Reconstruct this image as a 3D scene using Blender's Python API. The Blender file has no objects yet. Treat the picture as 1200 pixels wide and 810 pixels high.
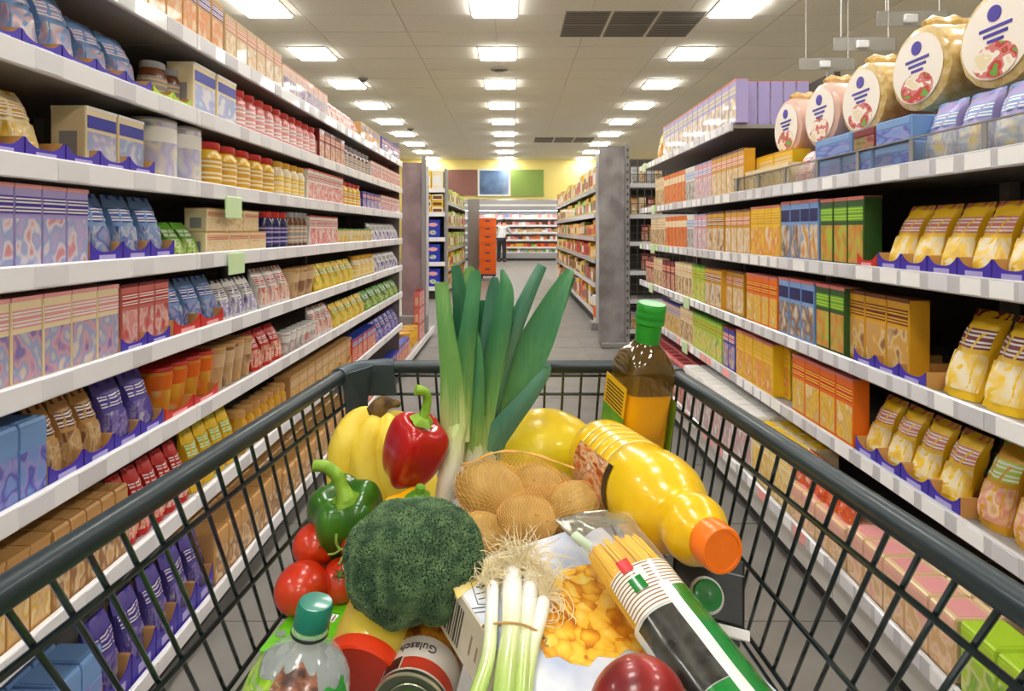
import bpy, bmesh, math, random
from mathutils import Vector, Matrix, noise

random.seed(7)
PI = math.pi
SC = bpy.context.scene
COL = SC.collection

# ------------------------------------------------------------------ camera, light, exposure
F = 667.0            # focal length in pixels of a 1200 px wide frame
H = 1.24             # camera height
cam_data = bpy.data.cameras.new('camera')
cam_data.sensor_width = 36.0
cam_data.lens = 36.0 * F / 1200.0
cam_data.shift_y = -135.0 / 1200.0
cam_data.clip_start = 0.02
cam = bpy.data.objects.new('camera', cam_data)
cam.location = (0, 0, H)
cam.rotation_euler = (PI / 2, 0, 0)
COL.objects.link(cam)
SC.camera = cam

world = bpy.data.worlds.new('world')
world.use_nodes = True
world.node_tree.nodes['Background'].inputs[0].default_value = (1.0, 0.96, 0.9, 1)
world.node_tree.nodes['Background'].inputs[1].default_value = 0.3
SC.world = world

SC.view_settings.view_transform = 'Standard'
SC.view_settings.look = 'None'
SC.view_settings.gamma = 1.0
SC.view_settings.use_curve_mapping = False
SC.view_settings.exposure = -0.08
LAMP_POWER = 30.0     # emission of the ceiling panels
SC.cycles.max_bounces = 8
SC.cycles.transparent_max_bounces = 12
SC.cycles.caustics_reflective = False
SC.cycles.caustics_refractive = False
SC.cycles.sample_clamp_indirect = 6.0

# ------------------------------------------------------------------ helpers: colour and material
def srgb(c):
    out = []
    for v in c[:3]:
        v = v / 255.0
        out.append(v / 12.92 if v <= 0.04045 else ((v + 0.055) / 1.055) ** 2.4)
    return (out[0], out[1], out[2], 1.0)

MATS = {}

def mat(name, rgb=(128, 128, 128), rough=0.5, metal=0.0, coat=0.0, trans=0.0, ior=1.45, sss=0.0, emit=None,
        var=None, bump=None, alpha=1.0, spec=0.5, coords='Object'):
    """var = (scale, rgb2, amount[, detail]); bump = (scale, strength[, distance]); emit = (rgb, strength)"""
    if name in MATS:
        return MATS[name]
    m = bpy.data.materials.new(name)
    m.use_nodes = True
    nt = m.node_tree
    b = nt.nodes['Principled BSDF']
    b.inputs['Base Color'].default_value = srgb(rgb)
    b.inputs['Roughness'].default_value = rough
    b.inputs['Metallic'].default_value = metal
    b.inputs['Coat Weight'].default_value = coat
    b.inputs['Coat Roughness'].default_value = 0.08
    b.inputs['Transmission Weight'].default_value = trans
    b.inputs['IOR'].default_value = ior
    b.inputs['Specular IOR Level'].default_value = spec
    b.inputs['Alpha'].default_value = alpha
    if sss:
        b.inputs['Subsurface Weight'].default_value = sss
        b.inputs['Subsurface Radius'].default_value = (0.012, 0.008, 0.004)
    if emit:
        b.inputs['Emission Color'].default_value = srgb(emit[0])
        b.inputs['Emission Strength'].default_value = emit[1]
    tc = None
    if var or bump:
        tc = nt.nodes.new('ShaderNodeTexCoord')
    if var:
        n = nt.nodes.new('ShaderNodeTexNoise')
        n.inputs['Scale'].default_value = var[0]
        n.inputs['Detail'].default_value = var[3] if len(var) > 3 else 3.0
        nt.links.new(tc.outputs[coords], n.inputs['Vector'])
        r = nt.nodes.new('ShaderNodeValToRGB')
        r.color_ramp.elements[0].position = 0.5 - 0.25 / max(var[2], 0.01) * 0.5
        r.color_ramp.elements[1].position = 0.5 + 0.25 / max(var[2], 0.01) * 0.5
        r.color_ramp.elements[0].color = srgb(rgb)
        r.color_ramp.elements[1].color = srgb(var[1])
        nt.links.new(n.outputs['Fac'], r.inputs['Fac'])
        nt.links.new(r.outputs['Color'], b.inputs['Base Color'])
    if bump:
        n = nt.nodes.new('ShaderNodeTexNoise')
        n.inputs['Scale'].default_value = bump[0]
        n.inputs['Detail'].default_value = 4.0
        nt.links.new(tc.outputs[coords], n.inputs['Vector'])
        bp = nt.nodes.new('ShaderNodeBump')
        bp.inputs['Strength'].default_value = bump[1]
        bp.inputs['Distance'].default_value = bump[2] if len(bump) > 2 else 0.002
        nt.links.new(n.outputs['Fac'], bp.inputs['Height'])
        nt.links.new(bp.outputs['Normal'], b.inputs['Normal'])
    MATS[name] = m
    return m


def ramp_mat(name, cols, scale=8.0, rough=0.4, axis=None, constant=True, detail=2.0, stretch=(1, 1, 1), coat=0.0, voronoi=False,
             coords='Generated', rand=True):
    """printed surface: patches of several inks. axis = 0/1/2 gives stripes along that axis instead"""
    if name in MATS:
        return MATS[name]
    m = bpy.data.materials.new(name)
    m.use_nodes = True
    nt = m.node_tree
    b = nt.nodes['Principled BSDF']
    b.inputs['Roughness'].default_value = rough
    b.inputs['Coat Weight'].default_value = coat
    tc = nt.nodes.new('ShaderNodeTexCoord')
    mp = nt.nodes.new('ShaderNodeMapping')
    mp.inputs['Scale'].default_value = stretch
    nt.links.new(tc.outputs[coords], mp.inputs['Vector'])
    if rand:
        oi = nt.nodes.new('ShaderNodeObjectInfo')
        ml = nt.nodes.new('ShaderNodeMath'); ml.operation = 'MULTIPLY'; ml.inputs[1].default_value = 7.0
        nt.links.new(oi.outputs['Random'], ml.inputs[0])
        cb = nt.nodes.new('ShaderNodeCombineXYZ')
        nt.links.new(ml.outputs[0], cb.inputs[1])
        nt.links.new(cb.outputs[0], mp.inputs['Location'])
    r = nt.nodes.new('ShaderNodeValToRGB')
    cr = r.color_ramp
    cr.interpolation = 'CONSTANT' if constant else 'LINEAR'
    n = len(cols)
    while len(cr.elements) < n:
        cr.elements.new(0.5)
    if axis is None:
        if voronoi:
            t = nt.nodes.new('ShaderNodeTexVoronoi')
            t.inputs['Scale'].default_value = scale
            nt.links.new(mp.outputs[0], t.inputs['Vector'])
            nt.links.new(t.outputs['Distance'], r.inputs['Fac'])
            lo, hi = 0.0, 0.75
        else:
            t = nt.nodes.new('ShaderNodeTexNoise')
            t.inputs['Scale'].default_value = scale
            t.inputs['Detail'].default_value = detail
            nt.links.new(mp.outputs[0], t.inputs['Vector'])
            nt.links.new(t.outputs['Fac'], r.inputs['Fac'])
            lo, hi = 0.33, 0.70
    else:
        sp = nt.nodes.new('ShaderNodeSeparateXYZ')
        nt.links.new(tc.outputs[coords], sp.inputs[0])
        nt.links.new(sp.outputs[axis], r.inputs['Fac'])
        lo, hi = 0.0, 1.0
    for i, e in enumerate(cr.elements):
        pass
    for i in range(n):
        cr.elements[i].position = lo + (hi - lo) * i / (n if constant else max(n - 1, 1))
    for i in range(n):
        cr.elements[i].color = srgb(cols[i])
    nt.links.new(r.outputs['Color'], b.inputs['Base Color'])
    MATS[name] = m
    return m


def axis_ramp_mat(name, stops, axis=2, rough=0.4, coat=0.0, coords='Generated', sss=0.0, streak=None, trans=0.0, bump=None):
    """colour of the thing along one of its own axes; stops = [(pos, rgb), ...]"""
    if name in MATS:
        return MATS[name]
    m = bpy.data.materials.new(name)
    m.use_nodes = True
    nt = m.node_tree
    b = nt.nodes['Principled BSDF']
    b.inputs['Roughness'].default_value = rough
    b.inputs['Coat Weight'].default_value = coat
    b.inputs['Transmission Weight'].default_value = trans
    if sss:
        b.inputs['Subsurface Weight'].default_value = sss
        b.inputs['Subsurface Radius'].default_value = (0.01, 0.01, 0.005)
    tc = nt.nodes.new('ShaderNodeTexCoord')
    sp = nt.nodes.new('ShaderNodeSeparateXYZ')
    nt.links.new(tc.outputs[coords], sp.inputs[0])
    r = nt.nodes.new('ShaderNodeValToRGB')
    cr = r.color_ramp
    while len(cr.elements) < len(stops):
        cr.elements.new(0.5)
    for i, (p, c) in enumerate(stops):
        cr.elements[i].position = p
    for i, (p, c) in enumerate(stops):
        cr.elements[i].color = srgb(c)
    src = sp.outputs[axis]
    if streak:
        n = nt.nodes.new('ShaderNodeTexNoise')
        mp = nt.nodes.new('ShaderNodeMapping')
        mp.inputs['Scale'].default_value = streak[0]
        n.inputs['Scale'].default_value = 1.0
        n.inputs['Detail'].default_value = 3.0
        nt.links.new(tc.outputs['Object'], mp.inputs['Vector'])
        nt.links.new(mp.outputs[0], n.inputs['Vector'])
        ma = nt.nodes.new('ShaderNodeMath'); ma.operation = 'MULTIPLY_ADD'
        ma.inputs[1].default_value = streak[1]
        nt.links.new(n.outputs['Fac'], ma.inputs[0])
        sub = nt.nodes.new('ShaderNodeMath'); sub.operation = 'SUBTRACT'
        sub.inputs[1].default_value = streak[1] * 0.5
        nt.links.new(src, sub.inputs[0])
        nt.links.new(sub.outputs[0], ma.inputs[2])
        src = ma.outputs[0]
    nt.links.new(src, r.inputs['Fac'])
    nt.links.new(r.outputs['Color'], b.inputs['Base Color'])
    if bump:
        n = nt.nodes.new('ShaderNodeTexNoise')
        n.inputs['Scale'].default_value = bump[0]
        nt.links.new(tc.outputs['Object'], n.inputs['Vector'])
        bp = nt.nodes.new('ShaderNodeBump')
        bp.inputs['Strength'].default_value = bump[1]
        bp.inputs['Distance'].default_value = 0.002
        nt.links.new(n.outputs['Fac'], bp.inputs['Height'])
        nt.links.new(bp.outputs['Normal'], b.inputs['Normal'])
    MATS[name] = m
    return m

# ------------------------------------------------------------------ helpers: geometry lists (verts, faces)
def join(*geos):
    V, Fc = [], []
    for v, f in geos:
        o = len(V)
        V += [tuple(p) for p in v]
        Fc += [tuple(i + o for i in q) for q in f]
    return V, Fc


def gbox(x0, x1, y0, y1, z0, z1, ch=0.0):
    if ch <= 0:
        v = [(x0, y0, z0), (x1, y0, z0), (x1, y1, z0), (x0, y1, z0), (x0, y0, z1), (x1, y0, z1), (x1, y1, z1), (x0, y1, z1)]
        f = [(0, 3, 2, 1), (4, 5, 6, 7), (0, 1, 5, 4), (1, 2, 6, 5), (2, 3, 7, 6), (3, 0, 4, 7)]
        return v, f
    bm = bmesh.new()
    bmesh.ops.create_cube(bm, size=1.0)
    for p in bm.verts:
        p.co = Vector(((x0 + x1) / 2 + p.co.x * (x1 - x0), (y0 + y1) / 2 + p.co.y * (y1 - y0), (z0 + z1) / 2 + p.co.z * (z1 - z0)))
    bmesh.ops.bevel(bm, geom=list(bm.edges), offset=ch, segments=1, affect='EDGES', profile=0.5)
    bm.verts.index_update()
    v = [tuple(p.co) for p in bm.verts]
    f = [tuple(q.index for q in fc.verts) for fc in bm.faces]
    bm.free()
    return v, f


def lathe(prof, n=24, expo=2.0, ax=1.0, ay=1.0, cap=True, mod=None):
    """prof = [(r, z)]; expo > 2 gives a rounded-square section; mod(theta, t) scales the radius"""
    v, f = [], []
    for k, (r, z) in enumerate(prof):
        for i in range(n):
            a = 2 * PI * i / n
            c, s = math.cos(a), math.sin(a)
            q = 1.0 if expo == 2.0 else (abs(c) ** expo + abs(s) ** expo) ** (-1.0 / expo)
            if mod:
                q *= mod(a, k / max(len(prof) - 1, 1))
            v.append((r * q * c * ax, r * q * s * ay, z))
    for k in range(len(prof) - 1):
        for i in range(n):
            j = (i + 1) % n
            f.append((k * n + i, k * n + j, (k + 1) * n + j, (k + 1) * n + i))
    if cap:
        f.append(tuple(reversed(range(n))))
        o = (len(prof) - 1) * n
        f.append(tuple(o + i for i in range(n)))
    return v, f


def tube(pts, rad, n=8, cap=True, closed=False, flat=1.0):
    pts = [Vector(p) for p in pts]
    if not isinstance(rad, (list, tuple)):
        rad = [rad] * len(pts)
    v, f = [], []
    prev = None
    m = len(pts)
    for k in range(m):
        if closed:
            t = pts[(k + 1) % m] - pts[k - 1]
        else:
            t = pts[min(k + 1, m - 1)] - pts[max(k - 1, 0)]
        t = t.normalized()
        if prev is None:
            a = Vector((0, 0, 1)) if abs(t.z) < 0.9 else Vector((1, 0, 0))
            nx = (a - t * a.dot(t)).normalized()
        else:
            nx = prev - t * prev.dot(t)
            nx = nx.normalized() if nx.length > 1e-6 else t.orthogonal().normalized()
        ny = t.cross(nx)
        prev = nx
        for i in range(n):
            a = 2 * PI * i / n
            p = pts[k] + (nx * math.cos(a) + ny * math.sin(a) * flat) * rad[k]
            v.append(tuple(p))
    for k in range(m if closed else m - 1):
        k2 = (k + 1) % m
        for i in range(n):
            j = (i + 1) % n
            f.append((k * n + i, k * n + j, k2 * n + j, k2 * n + i))
    if cap and not closed:
        f.append(tuple(reversed(range(n))))
        f.append(tuple((m - 1) * n + i for i in range(n)))
    return v, f


def spline(pts, n=6):
    """Catmull-Rom through control points (tuples of any length)"""
    P = [tuple(p) for p in pts]
    out = []
    for i in range(len(P) - 1):
        p0, p1, p2, p3 = P[max(i - 1, 0)], P[i], P[i + 1], P[min(i + 2, len(P) - 1)]
        for k in range(n):
            t = k / n
            out.append(tuple(0.5 * ((2 * b) + (-a + c) * t + (2 * a - 5 * b + 4 * c - d) * t * t + (-a + 3 * b - 3 * c + d) * t ** 3)
                             for a, b, c, d in zip(p0, p1, p2, p3)))
    out.append(P[-1])
    return out


def surf(fn, nu, nv, closed_v=False, thick=None):
    v, f = [], []
    nvv = nv if closed_v else nv + 1
    for i in range(nu + 1):
        for j in range(nvv):
            v.append(tuple(fn(i / nu, j / nv)))
    for i in range(nu):
        for j in range(nv):
            j2 = (j + 1) % nvv if closed_v else j + 1
            f.append((i * nvv + j, i * nvv + j2, (i + 1) * nvv + j2, (i + 1) * nvv + j))
    return v, f


def ellipsoid(rx, ry, rz, nu=14, nv=20, fn=None):
    v, f = [], []
    for i in range(nu + 1):
        t = PI * i / nu
        for j in range(nv):
            a = 2 * PI * j / nv
            p = Vector((rx * math.sin(t) * math.cos(a), ry * math.sin(t) * math.sin(a), rz * math.cos(t)))
            if fn:
                p = fn(p)
            v.append(tuple(p))
    for i in range(nu):
        for j in range(nv):
            j2 = (j + 1) % nv
            f.append((i * nv + j, (i + 1) * nv + j, (i + 1) * nv + j2, i * nv + j2))
    return v, f


def disc(r, z, n=24, cx=0, cy=0):
    return [(cx + r * math.cos(2 * PI * i / n), cy + r * math.sin(2 * PI * i / n), z) for i in range(n)], [tuple(range(n))]


def xf(geo, M):
    return [tuple(M @ Vector(p)) for p in geo[0]], geo[1]


def mesh(name, geo, m=None, smooth=True, angle=40):
    me = bpy.data.meshes.new(name)
    me.from_pydata([tuple(p) for p in geo[0]], [], [tuple(q) for q in geo[1]])
    me.update()
    if smooth:
        me.polygons.foreach_set('use_smooth', [True] * len(me.polygons))
        try:
            me.set_sharp_from_angle(angle=math.radians(angle))
        except Exception:
            pass
    if m:
        me.materials.append(m)
    return me


def link(name, data, parent=None, loc=None, rot=None, scale=None, label=None, cat=None, group=None, kind=None, M=None):
    o = bpy.data.objects.new(name, data)
    COL.objects.link(o)
    if parent is not None:
        o.parent = parent
    if M is not None:
        o.matrix_basis = M
    if loc is not None:
        o.location = loc
    if rot is not None:
        o.rotation_euler = rot
    if scale is not None:
        o.scale = scale
    if label:
        o['label'] = label
    if cat:
        o['category'] = cat
    if group:
        o['group'] = group
    if kind:
        o['kind'] = kind
    return o


def part(name, geo, m, parent, smooth=True, angle=40, **kw):
    return link(name, mesh(name, geo, m, smooth, angle), parent, **kw)


def thing(name, label, cat, loc=(0, 0, 0), rot=(0, 0, 0), group=None, M=None, kind=None):
    o = link(name, None, label=label, cat=cat, group=group, kind=kind)
    if M is not None:
        o.matrix_basis = M
    else:
        o.location = loc
        o.rotation_euler = rot
    return o


def P(px, py, d):
    """world point seen at a pixel of the photograph at distance d ahead"""
    return Vector(((px - 600) / F * d, d, H - (py - 270) / F * d))


def frame(origin, zdir, yhint=(0, 0, 1)):
    z = Vector(zdir).normalized()
    y = Vector(yhint)
    y = (y - z * y.dot(z)).normalized()
    x = y.cross(z)
    M = Matrix(((x.x, y.x, z.x, origin[0]), (x.y, y.y, z.y, origin[1]), (x.z, y.z, z.z, origin[2]), (0, 0, 0, 1)))
    return M


def text_part(name, s, size, m, parent, M, extrude=0.0003):
    cu = bpy.data.curves.new(name, 'FONT')
    cu.body = s
    cu.size = size
    cu.extrude = extrude
    cu.align_x = 'CENTER'
    cu.align_y = 'CENTER'
    tmp = bpy.data.objects.new(name + '_source', cu)
    COL.objects.link(tmp)
    dg = bpy.context.evaluated_depsgraph_get()
    me = bpy.data.meshes.new_from_object(tmp.evaluated_get(dg))
    bpy.data.objects.remove(tmp)
    me.materials.clear()
    me.materials.append(m)
    return link(name, me, parent, M=M)


ORD = ['zeroth', 'first', 'second', 'third', 'fourth', 'fifth', 'sixth', 'seventh', 'eighth', 'ninth', 'tenth', 'eleventh', 'twelfth',
       'thirteenth', 'fourteenth', 'fifteenth', 'sixteenth', 'seventeenth', 'eighteenth', 'nineteenth', 'twentieth']

def ordinal(n):
    if n <= 20:
        return ORD[n]
    tens = {2: 'twenty', 3: 'thirty', 4: 'forty', 5: 'fifty', 6: 'sixty', 7: 'seventy'}
    tie = {2: 'twentieth', 3: 'thirtieth', 4: 'fortieth', 5: 'fiftieth', 6: 'sixtieth', 7: 'seventieth'}
    return tie[n // 10] if n % 10 == 0 else tens[n // 10] + '-' + ORD[n % 10]

# ------------------------------------------------------------------ the room
WALL_Y = 24.1
CEIL = H + 3.0
X0, X1, Y0 = -7.0, 7.0, -5.0
M_wall = mat('wall_yellow', (246, 226, 132), rough=0.7, var=(0.4, (250, 232, 150), 1.0))
M_side = mat('wall_cream', (225, 215, 190), rough=0.8)
M_tile = mat('floor_tile_stone', (126, 123, 119), rough=0.36, var=(6.0, (138, 134, 129), 1.0), bump=(60, 0.05))
M_grout = mat('floor_grout', (150, 147, 142), rough=0.8)
M_ceil = mat('ceiling_tile_mineral', (243, 238, 226), rough=0.9, var=(30.0, (246, 241, 230), 1.0))
M_grid = mat('ceiling_grid_metal', (226, 220, 204), rough=0.5)
M_lamp = mat('lamp_diffuser', (255, 255, 255), emit=((255, 252, 246), LAMP_POWER))
M_lampframe = mat('lamp_frame_white', (235, 235, 230), rough=0.4)

floor = part('floor', gbox(X0, X1, Y0, WALL_Y, -0.1, 0.0), M_grout, None, smooth=False)
floor['kind'] = 'structure'
tile_me = mesh('floor_tile', gbox(-0.297, 0.297, -0.297, 0.297, 0.0, 0.003), M_tile, False)
for j in range(17):
    for i in range(4):
        link('tile', tile_me, floor, loc=(-0.75 + 0.6 * i, 0.3 + 0.6 * j, 0.0))
far_floor = part('tile_field', gbox(-6.8, 6.8, 10.25, WALL_Y - 0.02, 0.0, 0.003), M_tile, floor, smooth=False)
part('tile_field', gbox(-6.8, -1.05, Y0, 10.2, 0.0, 0.003), M_tile, floor, smooth=False)
part('tile_field', gbox(1.35, 6.8, Y0, 10.2, 0.0, 0.003), M_tile, floor, smooth=False)
part('tile_field', gbox(-1.05, 1.35, Y0, -0.003, 0.0, 0.003), M_tile, floor, smooth=False)

for nm, g, m in (('wall_back', gbox(X0, X1, WALL_Y, WALL_Y + 0.2, 0, CEIL + 0.3), M_wall),
                 ('wall_left', gbox(X0 - 0.2, X0, Y0, WALL_Y, 0, CEIL + 0.3), M_side),
                 ('wall_right', gbox(X1, X1 + 0.2, Y0, WALL_Y, 0, CEIL + 0.3), M_side),
                 ('wall_front', gbox(X0, X1, Y0 - 0.2, Y0, 0, CEIL + 0.3), M_side)):
    part(nm, g, m, None, smooth=False, kind='structure')

ceiling = part('ceiling', gbox(X0, X1, Y0, WALL_Y, CEIL + 0.012, CEIL + 0.3), M_grid, None, smooth=False, kind='structure')
CT = 2.0 / 3.0
ctile_me = mesh('ceiling_tile', gbox(-CT + 0.007, CT - 0.007, -CT / 2 + 0.007, CT / 2 - 0.007, 0.0, 0.011), M_ceil, False)
nx = 8
for j in range(28):
    for i in range(nx):
        x = -4.67 - 0.24 + CT * 2 * i
        y = 6.27 + CT * j + 0.0
        if y > WALL_Y - 0.3:
            continue
        link('tile', ctile_me, ceiling, loc=(x, y, CEIL))
part('tile_field', gbox(X0, X1, Y0, 5.9, CEIL, CEIL + 0.011), M_ceil, ceiling, smooth=False)
part('tile_field', gbox(X0, -5.6, 5.9, WALL_Y, CEIL, CEIL + 0.011), M_ceil, ceiling, smooth=False)
part('tile_field', gbox(5.1, X1, 5.9, WALL_Y, CEIL, CEIL + 0.011), M_ceil, ceiling, smooth=False)

# ceiling lamps, in three rows along the aisle
LF = 0.30
frame_geo = join(gbox(-LF - 0.02, LF + 0.02, -LF - 0.02, -LF, -0.016, 0.0), gbox(-LF - 0.02, LF + 0.02, LF, LF + 0.02, -0.016, 0.0),
                 gbox(-LF - 0.02, -LF, -LF, LF, -0.016, 0.0), gbox(LF, LF + 0.02, -LF, LF, -0.016, 0.0))
lamp_frame_me = mesh('lamp_frame', frame_geo, M_lampframe, False)
lamp_diff_me = mesh('lamp_diffuser', gbox(-LF, LF, -LF, LF, -0.045, -0.001, 0.01), M_lamp, False)  # dropped below the frame; its glowing sides are added to brighten the ceiling
for row, x in (('left', -3.36), ('middle', -0.24), ('right', 3.03)):
    n = 0
    for k in range(-6, 9):
        y = 7.62 + 2.0 * k
        if y >= 7:
            n += 1
            lab = f'square ceiling lamp, {ordinal(n)} from the cart in the {row} row'
        else:
            lab = f'square ceiling lamp overhead of the cart, {ordinal(k + 7)} of the {row} row'
        t = thing('ceiling_lamp', lab, 'lamp', (x, y, CEIL), group=f'ceiling lamps of the {row} row')
        link('frame', lamp_frame_me, t)
        link('diffuser', lamp_diff_me, t)

# ventilation grilles
M_vent = mat('vent_grille_grey', (112, 106, 102), rough=0.7)
M_ventf = mat('vent_frame_grey', (150, 144, 138), rough=0.6)
vf = mesh('vent_frame', join(gbox(-0.31, 0.31, -0.245, -0.225, -0.012, 0.0), gbox(-0.31, 0.31, 0.225, 0.245, -0.012, 0.0),
                             gbox(-0.31, -0.29, -0.225, 0.225, -0.012, 0.0), gbox(0.29, 0.31, -0.225, 0.225, -0.012, 0.0)), M_ventf, False)
vg = mesh('vent_grille', gbox(-0.29, 0.29, -0.225, 0.225, -0.005, -0.001), M_vent, False)
vs = mesh('vent_slat', gbox(-0.29, 0.29, -0.008, 0.008, -0.011, -0.005), M_ventf, False)
for grp, y0, nr in (('near', 8.03, 2), ('far', 18.6, 2)):
    for j in range(nr):
        for i in range(3):
            t = thing('ceiling_vent', f"grey ceiling ventilation grille, {('left', 'middle', 'right')[i]} of the {('nearer', 'farther')[j]} three in the {grp} block",
                      'vent', (1.05 + 0.66 * i, y0 + 0.52 * j, CEIL), group=f'ventilation grilles of the {grp} block')
            link('frame', vf, t)
            link('grille', vg, t)
            if grp == 'near':
                for s in range(5):
                    link('slat', vs, t, loc=(0, -0.15 + 0.075 * s, 0))

# smoke detectors and a loudspeaker on the ceiling
M_det = mat('detector_grey', (150, 146, 138), rough=0.5)
for (px, py, lab, r) in ((425, 92, 'small round grey smoke detector on the ceiling beside the left lamp row', 0.1),
                         (481, 151, 'small round grey smoke detector far along the left lamp row', 0.1),
                         (585, 81, 'flat round loudspeaker grille between the middle ceiling lamps', 0.16)):
    d = 3.0 * F / (270 - py)
    t = thing('smoke_detector' if 'smoke' in lab else 'ceiling_loudspeaker', lab, 'detector' if 'smoke' in lab else 'loudspeaker',
              ((px - 600) / F * d, d, CEIL))
    part('base', lathe([(r, -0.001), (r, -0.02), (r * 0.9, -0.03)], 20), M_det, t)
    part('sensor', lathe([(r * 0.6, -0.03), (r * 0.5, -0.06 if r < 0.15 else -0.035), (r * 0.1, -0.065 if r < 0.15 else -0.036)], 16), M_vent, t)

# clear hanging panels over the shelves on the right
M_acryl = mat('clear_acrylic', (240, 240, 238), rough=0.08, trans=0.75, ior=1.2)
M_white = mat('white_paint', (232, 232, 232), rough=0.4)
for i in range(3):
    d = 5.3 + 0.72 * i
    t = thing('hanging_panel', f'clear acrylic panel hung from the ceiling above the right shelves, {ordinal(i + 1)} from the cart', 'panel', (3.73, d, H + 1.9),
              group='clear panels hung above the right shelves')
    part('sheet', gbox(-0.33, 0.33, -0.01, 0.01, 0, 0.14, 0.003), M_acryl, t)
    for sx in (-0.25, 0.25):
        part('rod', tube([(sx, 0, 0.14), (sx, 0, CEIL - H - 1.9)], 0.004, 6), M_lampframe, t)
    part('lamp_block', gbox(-0.1, 0.02, -0.05, -0.012, 0.02, 0.1, 0.006), M_white, t)
# ------------------------------------------------------------------ shelving units
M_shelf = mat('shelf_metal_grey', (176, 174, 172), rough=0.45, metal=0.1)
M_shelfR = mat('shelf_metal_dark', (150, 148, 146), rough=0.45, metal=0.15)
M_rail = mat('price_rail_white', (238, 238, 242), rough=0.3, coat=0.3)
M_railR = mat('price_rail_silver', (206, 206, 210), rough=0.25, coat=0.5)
M_back = mat('shelf_back_dark', (66, 60, 56), rough=0.7)
M_up = mat('upright_grey', (140, 138, 136), rough=0.5)
M_plinth = mat('plinth_light', (205, 203, 198), rough=0.4)
M_kick = mat('kick_dark', (52, 50, 50), rough=0.6)
M_lab = {'grey': mat('price_label_grey', (226, 226, 231), rough=0.4), 'white': mat('price_label_white', (250, 250, 250), rough=0.4),
         'pink': mat('price_label_pink', (248, 168, 160), rough=0.4), 'green': mat('price_label_green', (208, 236, 186), rough=0.4),
         'dim': mat('price_label_dim', (212, 210, 215), rough=0.4)}
M_mauveside = mat('side_panel_mauve', (140, 126, 128), rough=0.5, var=(4.0, (118, 108, 110), 1.0))
XR, XL = 1.08, -0.92
LZ = [1.80, 1.582, 1.373, 1.162, 0.941, 0.72, 0.458, 0.12]
RZ = [1.763, 1.413, 1.121, 0.819, 0.538, 0.20]
RAILH = 0.048

def unit(side, n, y0, y1, levels, depth, ztop, labels=True):
    """side = +1 right, -1 left; local origin at the floor under the front edge, x into the shelf"""
    s = side
    X = XR if s > 0 else XL
    nm = 'right' if s > 0 else 'left'
    t = thing('shelving_unit', f'white metal shelving unit on the {nm} of the aisle, {ordinal(n)} bay from the cart', 'shelving', (X, y0, 0),
              group=f'shelving bays on the {nm} of the aisle')
    w = y1 - y0
    def bx(xa, xb, ya, yb, za, zb, ch=0):
        xa, xb = (s * xa, s * xb)
        return gbox(min(xa, xb), max(xa, xb), ya, yb, za, zb, ch)
    part('back_panel', bx(depth, depth + 0.03, 0.001, w - 0.001, 0.08, ztop), M_back, t, smooth=False)
    part('upright', bx(depth - 0.03, depth, w - 0.02, w + 0.02 - 0.021, 0.0, ztop), M_up, t, smooth=False)
    part('upright', bx(depth - 0.03, depth, 0.001, 0.02, 0.0, ztop), M_up, t, smooth=False)
    part('kick_plate', bx(-0.03 if s > 0 else 0.05, 0.06, 0.002, w - 0.002, 0, 0.079), M_kick, t, smooth=False)
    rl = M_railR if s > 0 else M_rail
    if n == 4 and s < 0:
        part('side_panel', bx(0.02, depth, w + 0.002, w + 0.012, 0.12, ztop - 0.05), M_mauveside, t, smooth=False)
    for li, z in enumerate(levels):
        base = z == levels[-1]
        d = depth if not base else depth
        bo = -0.08 if (base and s > 0) else 0.0
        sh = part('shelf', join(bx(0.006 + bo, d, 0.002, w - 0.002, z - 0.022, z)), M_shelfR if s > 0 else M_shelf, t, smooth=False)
        if base:
            part('plinth', bx(bo + 0.007, bo + 0.02, 0.003, w - 0.003, 0.08, z - 0.023), M_plinth, sh, smooth=False)
        part('price_rail', join(bx(bo - 0.008, bo + 0.006, 0.001, w - 0.001, z - 0.036, z + 0.012, 0.003)), rl, sh, smooth=False)
        if labels:
            rnd = random.Random(n * 31 + li * 7 + (3 if s > 0 else 0))
            y = 0.02
            while y < w - 0.09:
                lw = rnd.uniform(0.055, 0.085)
                if s > 0:
                    kind = rnd.choice(['white', 'white', 'grey', 'white', 'dim', 'grey'])
                    if li >= 4 and n in (2, 3) and rnd.random() < 0.45:
                        kind = 'pink'
                    if li == 2 and n == 4 and rnd.random() < 0.3:
                        kind = 'green'
                    gap = rnd.uniform(0.012, 0.04)
                else:
                    kind = rnd.choice(['grey', 'dim', 'grey'])
                    gap = rnd.uniform(0.05, 0.2)
                part('price_label', bx(bo - 0.0095, bo - 0.008, y, y + lw, z - 0.031, z + 0.007), M_lab[kind], sh, smooth=False)
                y += lw + gap
    return t

RB = [0.79, 1.79, 2.79, 3.79, 4.79]
LB = [0.62, 1.65, 2.68, 3.71, 4.74]
for i in range(4):
    lv = RZ if i >= 2 else RZ[1:]
    unit(1, i + 1, RB[i], RB[i + 1], lv, 0.50, 2.02 if i >= 2 else 1.72)
    unit(-1, i + 1, LB[i], LB[i + 1], LZ, 0.45, 2.02)

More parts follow.
